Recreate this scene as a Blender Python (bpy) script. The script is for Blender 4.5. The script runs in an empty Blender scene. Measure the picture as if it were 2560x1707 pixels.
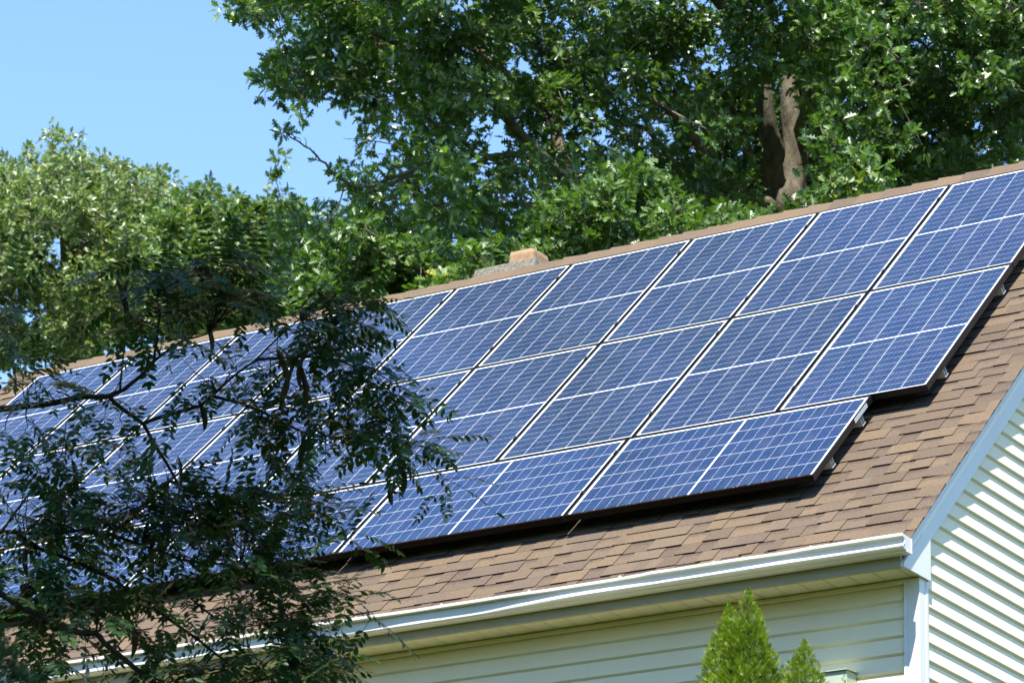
import bpy, math, random
import numpy as np
from mathutils import Vector, Matrix

# ------------------------------------------------------------------ camera, sky, sun, exposure
SC = bpy.context.scene
COL = SC.collection
Z0 = 9.72                                   # lifts the fitted frame so that the ground under the camera is z = 0
CAM = np.array([9.730607, -18.486298, -8.120075 + Z0])
FWD = np.array([-0.52421589, 0.77752999, 0.34733963])
UP = np.array([0.16546697, -0.30710068, 0.93718187])
RIGHT = np.array([0.83535524, 0.54875886, 0.03233152])
FPX = 8729.36                               # focal length in pixels of the 2560 wide photograph
cd = bpy.data.cameras.new('camera')
cam = bpy.data.objects.new('camera', cd); COL.objects.link(cam)
M = Matrix.Identity(4)
for i in range(3):
    M[i][0], M[i][1], M[i][2], M[i][3] = RIGHT[i], UP[i], -FWD[i], CAM[i]
cam.matrix_world = M
cd.sensor_fit = 'HORIZONTAL'; cd.sensor_width = 36.0; cd.lens = 36.0 * FPX / 2560.0
cd.clip_start = 0.1; cd.clip_end = 5000.0
cd.dof.use_dof = True; cd.dof.focus_distance = 20.5; cd.dof.aperture_fstop = 9.0
SC.camera = cam

SUN = np.array([0.207, -0.481, 0.852]); SUN /= np.linalg.norm(SUN)
w = bpy.data.worlds.new('World'); SC.world = w; w.use_nodes = True
nt = w.node_tree; bg = nt.nodes['Background']
sky = nt.nodes.new('ShaderNodeTexSky'); sky.sky_type = 'NISHITA'; sky.sun_disc = False
sky.sun_elevation = math.asin(SUN[2]); sky.sun_rotation = math.atan2(SUN[0], SUN[1])
sky.air_density = 1.0; sky.dust_density = 0.0; sky.ozone_density = 6.0; sky.altitude = 50
nt.links.new(sky.outputs[0], bg.inputs[0]); bg.inputs[1].default_value = 0.14
sl = bpy.data.lights.new('sun', 'SUN'); sl.energy = 5.0; sl.angle = math.radians(0.53); sl.color = (1.0, 0.955, 0.87)
so = bpy.data.objects.new('sun', sl); COL.objects.link(so)
so.rotation_euler = Vector(SUN).to_track_quat('Z', 'Y').to_euler(); so.location = (0, -10, 30)
SC.view_settings.view_transform = 'Standard'; SC.view_settings.look = 'None'
SC.view_settings.exposure = 1.4; SC.view_settings.gamma = 1.0
SC.render.engine = 'CYCLES'
SC.cycles.max_bounces = 7; SC.cycles.diffuse_bounces = 4; SC.cycles.glossy_bounces = 3
SC.cycles.transmission_bounces = 4; SC.cycles.transparent_max_bounces = 4
SC.cycles.caustics_reflective = False; SC.cycles.caustics_refractive = False
SC.cycles.sample_clamp_indirect = 6.0

R = np.random.default_rng(11)
rnd = random.Random(5)

# ------------------------------------------------------------------ frames of reference
AL = 0.78135; CA, SA = math.cos(AL), math.sin(AL); H = 0.13
def RP(u, s, n=0.0):                        # roof frame: along the ridge, down the slope, above the shingles
    return (u, -s * CA - (n - H) * SA, -s * SA + (n - H) * CA + Z0)
S_RIDGE, S_EAVE = -2.13, 3.453
U_R, U_L = 1.476, -8.69
YR, ZR = RP(0, S_RIDGE)[1:]
def RB(u, s, n=0.0):                        # the same on the back slope
    x, y, z = RP(u, s, n); return (x, 2 * YR - y, z)
def at(px, py, d):                          # a point at depth d on the sight line of a photo pixel
    return CAM + d * (FWD + RIGHT * (px - 1280.0) / FPX - UP * (py - 853.5) / FPX)
def px_of(P):
    q = np.asarray(P, float) - CAM
    z = q @ FWD
    return np.stack([1280 + FPX * (q @ RIGHT) / z, 853.5 - FPX * (q @ UP) / z, z], -1)

# ------------------------------------------------------------------ mesh helpers
class MB:
    def __init__(s): s.v = []; s.f = []; s.m = []; s.uv = []; s.c = []; s.hasuv = False
    def quad(s, pts, mi=0, uv=None, c=0.5):
        b = len(s.v); s.v += [tuple(p) for p in pts]; s.f.append(tuple(range(b, b + len(pts))))
        s.m.append(mi); s.uv.append(uv or [(0, 0)] * len(pts)); s.c.append(c)
        if uv: s.hasuv = True
    def hexa(s, p, mi=0, c=0.5):            # 8 corners: bottom 0-3 ccw, top 4-7 ccw
        b = len(s.v); s.v += [tuple(q) for q in p]
        for f in ((3, 2, 1, 0), (4, 5, 6, 7), (0, 1, 5, 4), (1, 2, 6, 5), (2, 3, 7, 6), (3, 0, 4, 7)):
            s.f.append(tuple(b + k for k in f)); s.m.append(mi); s.uv.append([(0, 0)] * 4); s.c.append(c)
    def box(s, a, b, mi=0, c=0.5, T=None):
        x0, y0, z0 = a; x1, y1, z1 = b
        p = [(x0, y0, z0), (x1, y0, z0), (x1, y1, z0), (x0, y1, z0), (x0, y0, z1), (x1, y0, z1), (x1, y1, z1), (x0, y1, z1)]
        if T: p = [T(*q) for q in p]
        s.hexa(p, mi, c)
    def prism(s, prof, a, b, mi=0, c=0.5):  # prof: list of points; a, b map a profile point to 3D at either end
        n = len(prof); A = [a(*q) for q in prof]; B = [b(*q) for q in prof]
        s.quad(A[::-1], mi, c=c); s.quad(B, mi, c=c)
        for k in range(n):
            k2 = (k + 1) % n; s.quad([A[k], A[k2], B[k2], B[k]], mi, c=c)
    def tube(s, pts, rad, n=6, mi=0, c=0.5, cap=True):
        pts = [np.asarray(p, float) for p in pts]; b = len(s.v); x = None
        for i, p in enumerate(pts):
            t = pts[min(i + 1, len(pts) - 1)] - pts[max(i - 1, 0)]; t = t / (np.linalg.norm(t) + 1e-9)
            if x is None: x = np.cross(t, (0.31, 0.95, 0.17))
            x = x - (x @ t) * t; x /= np.linalg.norm(x) + 1e-9; y = np.cross(t, x)
            for k in range(n):
                a = 2 * math.pi * k / n; q = rad[i] * (1 + (.07 * math.sin(5 * a + i * .5) + .05 * math.sin(9 * a - i * .8) if n > 12 else 0))
                s.v.append(tuple(p + q * (x * math.cos(a) + y * math.sin(a))))
        for i in range(len(pts) - 1):
            for k in range(n):
                k2 = (k + 1) % n
                s.f.append((b + i * n + k, b + i * n + k2, b + (i + 1) * n + k2, b + (i + 1) * n + k))
                s.m.append(mi); s.uv.append([(0, 0)] * 4); s.c.append(c)
        if cap:
            e = b + (len(pts) - 1) * n
            s.f.append(tuple(range(e, e + n))); s.m.append(mi); s.uv.append([(0, 0)] * n); s.c.append(c)
    def build(s, name, mats, parent=None, smooth=False):
        me = bpy.data.meshes.new(name); me.from_pydata(s.v, [], s.f)
        for m in (mats if isinstance(mats, (list, tuple)) else [mats]): me.materials.append(m)
        me.polygons.foreach_set('material_index', s.m)
        if smooth: me.polygons.foreach_set('use_smooth', [True] * len(s.f))
        if s.hasuv:
            l = me.uv_layers.new(name='uv'); l.data.foreach_set('uv', [x for f in s.uv for q in f for x in q])
        a = me.attributes.new('rnd', 'FLOAT', 'FACE'); a.data.foreach_set('value', s.c)
        me.update(); o = bpy.data.objects.new(name, me); COL.objects.link(o)
        if parent: o.parent = parent
        return o
def npmesh(name, V, polys, mat, parent=None, rn=None):
    """V (n,k,3) copies of a template with polys index lists; rn (n,) a random number per copy"""
    n, k = V.shape[:2]; me = bpy.data.meshes.new(name)
    idx = np.concatenate([np.asarray(p) for p in polys]); cnt = np.array([len(p) for p in polys])
    loops = (idx[None] + np.arange(n)[:, None] * k).ravel(); counts = np.tile(cnt, n)
    me.vertices.add(n * k); me.vertices.foreach_set('co', V.astype(np.float32).ravel())
    me.loops.add(len(loops)); me.loops.foreach_set('vertex_index', loops.astype(np.int32))
    me.polygons.add(len(counts)); st = np.concatenate([[0], np.cumsum(counts)[:-1]])
    me.polygons.foreach_set('loop_start', st.astype(np.int32))
    me.update(calc_edges=True); me.validate()
    a = me.attributes.new('rnd', 'FLOAT', 'POINT')
    a.data.foreach_set('value', np.repeat(rn if rn is not None else R.random(n), k).astype(np.float32))
    me.materials.append(mat); o = bpy.data.objects.new(name, me); COL.objects.link(o)
    if parent: o.parent = parent
    return o
def tag(o, label=None, cat=None, group=None, kind=None):
    for k, v in (('label', label), ('category', cat), ('group', group), ('kind', kind)):
        if v: o[k] = v
    return o
def empty(name, loc=(0, 0, 0)):             # geometry under it is given in world space, so it keeps an identity basis
    o = bpy.data.objects.new(name, None); COL.objects.link(o); o.empty_display_size = 0.3; o.location = loc
    return o
def adopt(parent, *kids):                   # parent with the inverse so that world-space meshes stay where they are
    for k in kids:
        k.parent = parent; k.matrix_parent_inverse = Matrix.Translation(-Vector(parent.location))

# ------------------------------------------------------------------ material helpers
class NT:
    def __init__(s, name):
        s.m = bpy.data.materials.new(name); s.m.use_nodes = True; s.t = s.m.node_tree
        s.b = s.t.nodes['Principled BSDF']; s.out = s.t.nodes['Material Output']
    def n(s, kind, **kw):
        x = s.t.nodes.new('ShaderNode' + kind)
        for k, v in kw.items(): setattr(x, k, v)
        return x
    def put(s, sock, v):
        if hasattr(v, 'is_output') or isinstance(v, bpy.types.NodeSocket): s.t.links.new(v, sock)
        else: sock.default_value = v
    def math(s, op, a, b=0.0, c=0.0):
        x = s.n('Math', operation=op); s.put(x.inputs[0], a); s.put(x.inputs[1], b); s.put(x.inputs[2], c); return x.outputs[0]
    def mix(s, f, a, b, blend='MIX'):
        x = s.n('Mix', data_type='RGBA', blend_type=blend); s.put(x.inputs[0], f)
        for i, v in ((6, a), (7, b)):
            if isinstance(v, tuple) and len(v) == 3: v = (*v, 1.0)
            s.put(x.inputs[i], v)
        return x.outputs[2]
    def attr(s, name='rnd'): return s.n('Attribute', attribute_name=name).outputs['Fac']
    def noise(s, scale, detail=4.0, vec=None, rough=0.55):
        x = s.n('TexNoise'); x.inputs['Scale'].default_value = scale; x.inputs['Detail'].default_value = detail
        x.inputs['Roughness'].default_value = rough
        s.t.links.new(vec if vec is not None else s.n('TexCoord').outputs['Object'], x.inputs['Vector']); return x.outputs['Fac']
    def ramp(s, f, stops):
        x = s.n('ValToRGB'); s.t.links.new(f, x.inputs[0]); e = x.color_ramp.elements
        while len(e) < len(stops): e.new(0.5)
        for k, (p, c) in enumerate(stops): e[k].position = p; e[k].color = (*c, 1.0) if len(c) == 3 else c
        return x.outputs[0]
    def set(s, col=None, rough=None, spec=None, metal=None):
        if col is not None: s.put(s.b.inputs['Base Color'], (*col, 1.0) if isinstance(col, tuple) and len(col) == 3 else col)
        if rough is not None: s.put(s.b.inputs['Roughness'], rough)
        if spec is not None: s.put(s.b.inputs['Specular IOR Level'], spec)
        if metal is not None: s.put(s.b.inputs['Metallic'], metal)
        return s
    def bump(s, h, strength=0.3, dist=0.01):
        x = s.n('Bump'); x.inputs['Strength'].default_value = strength; x.inputs['Distance'].default_value = dist
        s.t.links.new(h, x.inputs['Height']); s.t.links.new(x.outputs[0], s.b.inputs['Normal']); return s

def weathered(name, col, dirt, amount=0.35, scale=3.0, rough=0.5, spec=0.4, grain=60.0, wavy=False):
    t = NT(name); a = t.ramp(t.noise(scale, 6), [(0.42, (0, 0, 0)), (0.75, (1, 1, 1))]); b = t.noise(grain, 3)
    mp = t.n('Mapping'); mp.inputs['Scale'].default_value = (6, 6, 0.7); t.t.links.new(t.n('TexCoord').outputs['Object'], mp.inputs[0])
    st_ = t.ramp(t.noise(2.2, 6, mp.outputs[0], 0.65), [(0.50, (0, 0, 0)), (0.80, (1, 1, 1))])
    f = t.math('MULTIPLY', t.math('MAXIMUM', a, st_), amount); c = t.mix(f, col, dirt)
    c = t.mix(t.math('MULTIPLY', b, 0.12), c, dirt); t.set(c, rough, spec)
    if wavy: t.bump(t.noise(3.0, 2), 0.35, 0.02)
    return t.m
M_CREAM = weathered('cream_vinyl', (0.79, 0.705, 0.48), (0.42, 0.37, 0.24), 0.12, 1.6, 0.42, 0.35, wavy=True)
M_TRIM = weathered('white_trim_paint', (0.70, 0.69, 0.63), (0.42, 0.40, 0.33), 0.15, 2.5, 0.4, 0.4)
M_SOFFIT = weathered('cream_soffit_vinyl', (0.80, 0.72, 0.52), (0.36, 0.31, 0.20), 0.2, 2.5, 0.45, 0.35)
M_GUTTER = weathered('white_gutter_enamel', (0.62, 0.62, 0.58), (0.40, 0.40, 0.34), 0.32, 1.9, 0.30, 0.5)
M_FASCIA = weathered('fascia_coil', (0.34, 0.325, 0.235), (0.22, 0.20, 0.13), 0.3, 3.0, 0.4, 0.4)
M_BLACKGAP = weathered('dark_slot', (0.03, 0.028, 0.02), (0.05, 0.04, 0.03), 0.2)
M_FRAME = NT('black_anodised_frame').set((0.010, 0.009, 0.0085), 0.42, 0.3).m
M_ALU = weathered('mill_aluminium', (0.62, 0.62, 0.60), (0.40, 0.39, 0.36), 0.3, 20, 0.42, 0.5)
M_STEEL = NT('dark_steel_bolt').set((0.10, 0.10, 0.10), 0.35, 0.5, 0.8).m
M_CONC = None

def mat_concrete():
    t = NT('weathered_concrete'); a = t.noise(70, 3, rough=0.7); b = t.noise(9, 5)
    c = t.ramp(a, [(0.33, (0.07, 0.063, 0.050)), (0.5, (0.18, 0.163, 0.128)), (0.68, (0.33, 0.30, 0.24))])
    c = t.mix(t.math('MULTIPLY', b, 0.35), c, (0.16, 0.15, 0.11)); t.set(c, 0.9, 0.2); t.bump(a, 0.6, 0.006); return t.m
def mat_clay():
    t = NT('terracotta_clay'); b = t.noise(14, 6)
    c = t.ramp(b, [(0.3, (0.22, 0.130, 0.075)), (0.55, (0.30, 0.190, 0.110)), (0.75, (0.36, 0.245, 0.155))]); t.set(c, 0.85, 0.2); t.bump(t.noise(40, 4), 0.3, 0.004); return t.m
def mat_brick():
    t = NT('brown_brick'); br = t.n('TexBrick'); t.t.links.new(t.n('TexCoord').outputs['Object'], br.inputs['Vector'])
    br.inputs['Color1'].default_value = (0.16, 0.07, 0.045, 1); br.inputs['Color2'].default_value = (0.12, 0.055, 0.04, 1)
    br.inputs['Mortar'].default_value = (0.25, 0.23, 0.2, 1); br.inputs['Scale'].default_value = 4.0
    t.set(br.outputs['Color'], 0.9, 0.2); return t.m
def mat_shingle():
    t = NT('brown_asphalt_shingle'); r = t.attr()
    uv = t.n('UVMap').outputs[0]; sep = t.n('SeparateXYZ'); t.t.links.new(uv, sep.inputs[0])
    v = sep.outputs['Y']                      # 0 at the butt, 1 at the head of the exposed strip; above 2 marks raised tabs
    base = t.ramp(r, [(0.0, (0.070, 0.053, 0.039)), (0.25, (0.106, 0.078, 0.051)), (0.5, (0.138, 0.099, 0.060)), (0.75, (0.082, 0.063, 0.050)), (1.0, (0.122, 0.093, 0.063))])
    gr = t.noise(130, 4, rough=0.85); gr2 = t.noise(34, 4)
    base = t.mix(t.math('MULTIPLY', t.ramp(gr, [(0.40, (0, 0, 0)), (0.70, (1, 1, 1))]), 0.45), base, (0.215, 0.155, 0.100))
    base = t.mix(t.math('MULTIPLY', t.ramp(gr, [(0.36, (1, 1, 1)), (0.52, (0, 0, 0))]), 0.55), base, (0.042, 0.028, 0.022))
    base = t.mix(t.math('MULTIPLY', gr2, 0.30), base, (0.075, 0.050, 0.039))
    # the manufacturer's printed shadow band at the head of the low tabs
    vv = t.math('ADD', v, t.math('MULTIPLY', t.math('SUBTRACT', gr2, 0.5), 0.6))
    band = t.math('MULTIPLY', t.math('SMOOTH_MIN', t.math('MAXIMUM', t.math('MULTIPLY', t.math('SUBTRACT', vv, 0.55), 2.6), 0.0), 1.0, 0.1), 0.78)
    base = t.mix(band, base, (0.050, 0.036, 0.032))
    t.set(base, 0.92, 0.15); t.bump(gr, 0.5, 0.003); return t.m
def mat_butt():
    t = NT('shingle_cut_edge'); t.set(t.ramp(t.noise(60, 3), [(0.3, (0.012, 0.009, 0.007)), (0.7, (0.045, 0.03, 0.02))]), 0.95, 0.1); return t.m
def mat_cells(name, Wd, Ln, dark, light, portrait=True):
    """half-cut polycrystalline laminate: a white back sheet with 6 x 20 cells, uv in metres with y along the length"""
    t = NT(name); sep = t.n('SeparateXYZ'); t.t.links.new(t.n('UVMap').outputs[0], sep.inputs[0]); X, Y = sep.outputs[0], sep.outputs[1]
    px, py, gap = 0.1580, 0.0802, 0.006
    cx = t.math('DIVIDE', t.math('SUBTRACT', X, (Wd - 6 * px) / 2), px)
    yc = t.math('SUBTRACT', Y, Ln / 2); cy = t.math('DIVIDE', t.math('SUBTRACT', t.math('ABSOLUTE', yc), gap), py)
    fx, fy = t.math('FRACT', cx), t.math('FRACT', cy)
    def inside(v, half): return t.math('LESS_THAN', t.math('ABSOLUTE', t.math('SUBTRACT', v, 0.5)), half)
    m = t.math('MULTIPLY', inside(fx, 0.5 - 0.0013 / px), inside(fy, 0.5 - 0.0006 / py))
    m = t.math('MULTIPLY', m, inside(t.math('DIVIDE', cx, 6.0), 0.5)); m = t.math('MULTIPLY', m, inside(t.math('DIVIDE', cy, 10.0), 0.5))
    cid = t.n('CombineXYZ'); t.put(cid.inputs[0], t.math('FLOOR', cx)); t.put(cid.inputs[1], t.math('FLOOR', t.math('DIVIDE', yc, py)))
    t.put(cid.inputs[2], t.math('MULTIPLY', t.n('ObjectInfo').outputs['Random'], 91.0))
    wn = t.n('TexWhiteNoise', noise_dimensions='3D'); t.t.links.new(cid.outputs[0], wn.inputs['Vector'])
    vo = t.n('TexVoronoi'); vo.inputs['Scale'].default_value = 55.0; t.t.links.new(t.n('UVMap').outputs[0], vo.inputs['Vector'])
    sepc = t.n('SeparateColor'); t.t.links.new(vo.outputs['Color'], sepc.inputs[0])
    f = t.math('ADD', t.math('MULTIPLY', wn.outputs['Value'], 0.62), t.math('MULTIPLY', sepc.outputs[0], 0.38))
    cell = t.mix(f, dark, light)
    cell = t.mix(t.math('MULTIPLY', t.math('GREATER_THAN', wn.outputs['Value'], 0.72), 0.35), cell, (light[0] * 1.35, light[1] * 0.80, light[2] * 0.93))
    pv = t.math('ADD', 0.86, t.math('MULTIPLY', t.n('ObjectInfo').outputs['Random'], 0.30)); pc = t.n('CombineColor')
    for k_ in range(3): t.put(pc.inputs[k_], pv)
    cell = t.mix(1.0, cell, pc.outputs[0], 'MULTIPLY')
    bus = t.math('LESS_THAN', t.math('ABSOLUTE', t.math('SUBTRACT', t.math('FRACT', t.math('MULTIPLY', fx, 5.0)), 0.5)), 0.026)
    cell = t.mix(t.math('MULTIPLY', bus, 0.22), cell, (0.30, 0.34, 0.42))
    fing = t.math('LESS_THAN', t.math('FRACT', t.math('DIVIDE', Y, 0.0105)), 0.5)
    cell = t.mix(t.math('MULTIPLY', fing, 0.12), cell, (light[0] * 1.8, light[1] * 1.8, light[2] * 1.6))
    sheet = (0.60, 0.62, 0.62)
    col = t.mix(m, sheet, cell)
    mp = t.n('Mapping'); mp.inputs['Scale'].default_value = (7, 1.1, 1) if portrait else (1.1, 7, 1); t.t.links.new(t.n('TexCoord').outputs['Object'], mp.inputs[0])
    dust = t.math('ADD', t.math('MULTIPLY', t.ramp(t.noise(5, 6), [(0.45, (0, 0, 0)), (0.8, (1, 1, 1))]), 0.06), t.math('MULTIPLY', t.ramp(t.noise(3, 6, mp.outputs[0], 0.7), [(0.5, (0, 0, 0)), (0.75, (1, 1, 1))]), 0.05))
    col = t.mix(dust, col, (0.30, 0.28, 0.24))
    t.set(col, 0.16, 0.5); t.b.inputs['IOR'].default_value = 1.45
    return t.m
def mat_leaf(name, cols, young=(0.22, 0.24, 0.03), ycut=0.965, rough=0.44, trans=0.3, tint=(1.5, 1.8, 0.7), spec=0.55):
    t = NT(name); r = t.attr(); n = len(cols)
    c = t.ramp(r, [(0.93 * k / (n - 1), q) for k, q in enumerate(cols)] + [(ycut, cols[-1]), (min(ycut + 0.02, 1.0), young)])
    t.set(c, rough, spec); tr = t.n('BsdfTranslucent')
    tc = t.mix(1.0, c, (*tint, 1.0), 'MULTIPLY'); t.t.links.new(tc, tr.inputs[0])
    ms = t.n('MixShader'); ms.inputs[0].default_value = trans
    t.t.links.new(t.b.outputs[0], ms.inputs[1]); t.t.links.new(tr.outputs[0], ms.inputs[2]); t.t.links.new(ms.outputs[0], t.out.inputs[0]); return t.m
def mat_bark(name, a, b, scale=9):
    t = NT(name); mp = t.n('Mapping'); mp.inputs['Scale'].default_value = (1, 1, 0.28)
    t.t.links.new(t.n('TexCoord').outputs['Object'], mp.inputs[0]); n1 = t.noise(scale, 8, mp.outputs[0], 0.7); n2 = t.noise(scale * 4, 5, mp.outputs[0])
    c = t.mix(n2, t.ramp(n1, [(0.35, a), (0.62, b)]), a); t.set(c, 0.9, 0.15); t.bump(n1, 1.0, 0.06); return t.m
M_SHINGLE, M_BUTT, M_CONC, M_CLAY, M_BRICK = mat_shingle(), mat_butt(), mat_concrete(), mat_clay(), mat_brick()
PW, PL, GX, GY = 0.997, 1.670, 0.014, 0.012
M_CELL = mat_cells('blue_half_cells', PW, PL, (0.006, 0.015, 0.043), (0.011, 0.025, 0.066))
M_CELL2 = mat_cells('bright_blue_half_cells', PW, PL, (0.0055, 0.016, 0.050), (0.010, 0.027, 0.080))
M_OAK = mat_leaf('oak_leaf', [(0.040, 0.082, 0.016), (0.078, 0.145, 0.028), (0.125, 0.205, 0.040)], rough=0.33, spec=0.65)
M_OAKPALE = mat_leaf('pale_oak_leaf', [(0.080, 0.120, 0.032), (0.135, 0.185, 0.055), (0.200, 0.250, 0.085)], young=(0.28, 0.26, 0.06), ycut=0.955, rough=0.42)
M_OAKLIGHT = mat_leaf('bright_oak_leaf', [(0.036, 0.076, 0.012), (0.066, 0.125, 0.018), (0.102, 0.170, 0.026)], young=(0.26, 0.30, 0.03), ycut=0.93)
M_OAKPALE2 = mat_leaf('fresh_oak_leaf', [(0.050, 0.095, 0.016), (0.085, 0.140, 0.024), (0.120, 0.180, 0.034)], young=(0.26, 0.28, 0.05), ycut=0.94)
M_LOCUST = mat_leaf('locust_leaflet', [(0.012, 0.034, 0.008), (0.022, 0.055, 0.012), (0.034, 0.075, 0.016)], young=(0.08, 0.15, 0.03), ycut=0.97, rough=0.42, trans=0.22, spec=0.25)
M_ARB = mat_leaf('arborvitae_scale', [(0.055, 0.095, 0.006), (0.130, 0.195, 0.010), (0.230, 0.290, 0.022)], young=(0.22, 0.28, 0.04), ycut=0.9, rough=0.5, trans=0.35, spec=0.3)
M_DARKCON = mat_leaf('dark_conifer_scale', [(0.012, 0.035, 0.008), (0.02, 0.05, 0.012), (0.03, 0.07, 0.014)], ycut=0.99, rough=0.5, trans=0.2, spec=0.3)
M_BARK = mat_bark('oak_bark', (0.070, 0.060, 0.043), (0.29, 0.255, 0.180))
M_LBARK = mat_bark('locust_bark', (0.030, 0.025, 0.020), (0.10, 0.085, 0.065), 30)
M_POD = weathered('brown_pod', (0.035, 0.026, 0.008), (0.018, 0.012, 0.006), 0.6, 12, 0.4, 0.4)

# ------------------------------------------------------------------ ground
def ground_z(x, y):
    h = 1.25 * (0.5 + 0.5 * math.tanh((y + 10.5) / 3.2))
    return h + 0.06 * math.sin(x * 0.31) * math.cos(y * 0.27)
xs = sorted(set([-3000, -900, -300, -120, -70] + list(range(-48, 49, 3)) + [70, 120, 300, 900, 3000]))
g = MB(); gi = {}
for j, y in enumerate(xs):
    for i, x in enumerate(xs):
        gi[i, j] = len(g.v); g.v.append((x, y, ground_z(x, y)))
for j in range(len(xs) - 1):
    for i in range(len(xs) - 1):
        g.f.append((gi[i, j], gi[i + 1, j], gi[i + 1, j + 1], gi[i, j + 1])); g.m.append(0); g.uv.append([(0, 0)] * 4); g.c.append(0.5)
t = NT('lawn'); c = t.ramp(t.noise(0.6, 8), [(0.3, (0.024, 0.032, 0.005)), (0.6, (0.037, 0.046, 0.007)), (0.8, (0.055, 0.055, 0.012))])
c = t.mix(t.math('MULTIPLY', t.noise(40, 4), 0.4), c, (0.035, 0.07, 0.012)); t.set(c, 0.9, 0.2); t.bump(t.noise(30, 5), 0.8, 0.05)
tag(g.build('ground', t.m, smooth=True), kind='structure')

# unseen trees added behind the camera to darken the front wall, one leafy mass
def added_treeline():
    P, D, Nn, Sz = [], [], [], []
    for x, y, h, rr in ((-19, -22, 15, 5.0), (-9, -26, 17, 5.5), (1, -29, 16, 5.5), (11, -31, 17, 5.5), (22, -27, 15, 5.0)):
        n = 5200; q = R.normal(size=(n, 3)); q /= np.linalg.norm(q, axis=1)[:, None]; q *= (R.random((n, 1)) ** .35) * np.array([rr, rr, h * .42])
        P.append(q + np.array([x, y, h * .58])); D.append(R.normal(size=(n, 3))); Nn.append(R.normal(size=(n, 3)) * .6 + np.array([0, 0, .8])); Sz.append(R.uniform(.35, .6, n))
    P, D, Nn, Sz = (np.concatenate(a) for a in (P, D, Nn, Sz))
    T = np.array([(0, 0, 0), (.35, .28, .05), (.75, .22, 0), (1, 0, -.06), (.75, -.22, 0), (.35, -.28, .05)])
    x = D / np.linalg.norm(D, axis=1)[:, None]; z = Nn - (Nn * x).sum(1)[:, None] * x; z /= np.linalg.norm(z, axis=1)[:, None]; F = np.stack([x, np.cross(z, x), z], 1)
    tag(npmesh('added_treeline', P[:, None] + Sz[:, None, None] * np.einsum('kj,njc->nkc', T, F), [[0, 1, 2, 3, 4, 5]], M_OAK), kind='stuff')
added_treeline()

# ------------------------------------------------------------------ the house
HB = 1.0
house = empty('house', (-3.6, 1.6, HB))
tag(house, 'cream sided house with brown shingle roof carrying the solar array', 'house')
SHIFT = Vector((-0.023, 0.034, 0.015))
SHIFTED = {'front_wall', 'gable_wall', 'wall_core', 'corner_post', 'soffit', 'fascia', 'gutter', 'end_cap', 'hanger'}
def part(mb, name, mats, parent=None, smooth=False):
    o = mb.build(name, mats, None, smooth)
    if name in SHIFTED: o.data.transform(Matrix.Translation(SHIFT + (Vector((-0.009, 0, 0)) if name in ('gable_wall', 'wall_core') else Vector())))
    adopt(parent or house, o) if parent is None else None
    if parent is not None:
        o.parent = parent                     # parents of sub-parts are meshes at the house's own origin
        o.matrix_parent_inverse = Matrix.Identity(4)
    return o

# roof: courses of laminated shingles laid one by one, each with a thick butt and randomly cut raised tabs
EXPO = 0.1275
def lay_courses(mb, F, u0, u1, detailed):
    k = 0; s_low = S_EAVE
    while s_low > S_RIDGE + 0.02:
        s_hi = max(s_low - EXPO, S_RIDGE)
        u = u0; raised = rnd.random() < 0.5; wav = rnd.uniform(-0.004, 0.004)
        while u < u1 - 1e-6:
            wd = rnd.choice((0.09, 0.12, 0.15, 0.19, 0.23)) * rnd.uniform(0.85, 1.15)
            if not detailed: wd = 3.0
            e = min(u + wd, u1)
            if u1 - e < 0.05: e = u1
            nb = (0.0112 if raised else 0.0062) + rnd.uniform(-0.0008, 0.0012)
            nt_ = 0.0015 + (0.0032 if raised else 0.0)
            d0, d1 = wav + rnd.uniform(-0.0015, 0.0015), wav + rnd.uniform(-0.0015, 0.0015)
            c = rnd.random(); vb = 0.0
            droop0 = -0.012 * max(0, 1 - (u1 - u) / 0.16) ** 2 if detailed else 0
            droop1 = -0.012 * max(0, 1 - (u1 - e) / 0.16) ** 2 if detailed else 0
            A, B = F(u, s_low + d0, nb + droop0), F(e, s_low + d1, nb + droop1)
            C_, D = F(e, s_hi - 0.012, nt_), F(u, s_hi - 0.012, nt_)
            kk = 0.55 if raised else 1.0
            mb.quad([A, B, C_, D], 0, [(u, 0), (e, 0), (e, kk), (u, kk)], c)
            A0, B0 = F(u, s_low + d0, -0.004), F(e, s_low + d1, -0.004)
            mb.quad([A0, B0, B, A], 1)
            mb.quad([F(u, s_low + d0, -0.004), A, D, F(u, s_hi - 0.012, -0.004)], 1)
            mb.quad([F(e, s_low + d1, -0.004), F(e, s_hi - 0.012, -0.004), C_, B], 1)
            raised = not raised if rnd.random() < 0.85 else raised
            u = e
        s_low = s_hi; k += 1
rf = MB(); lay_courses(rf, RP, U_L, U_R, True)
# deck and underlayment below the shingles (the solid roof)
rf.hexa([RP(U_L + .01, S_EAVE - .01, -.045), RP(U_R - .07, S_EAVE - .01, -.045), RP(U_R - .07, S_RIDGE, -.045), RP(U_L + .01, S_RIDGE, -.045),
         RP(U_L + .01, S_EAVE - .01, -.005), RP(U_R - .07, S_EAVE - .01, -.005), RP(U_R - .07, S_RIDGE, -.005), RP(U_L + .01, S_RIDGE, -.005)], 1)
def RBf(u, s, n=0.0): return RB(U_L + U_R - u, s, n)
lay_courses(rf, RBf, U_L, U_R, False)
rf.hexa([RBf(U_L + .01, S_EAVE - .01, -.045), RBf(U_R - .01, S_EAVE - .01, -.045), RBf(U_R - .01, S_RIDGE, -.045), RBf(U_L + .01, S_RIDGE, -.045),
         RBf(U_L + .01, S_EAVE - .01, -.005), RBf(U_R - .01, S_EAVE - .01, -.005), RBf(U_R - .01, S_RIDGE, -.005), RBf(U_L + .01, S_RIDGE, -.005)], 1)
roof = part(rf, 'roof', [M_SHINGLE, M_BUTT])
rc = MB(); u = U_L - 0.005
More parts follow.
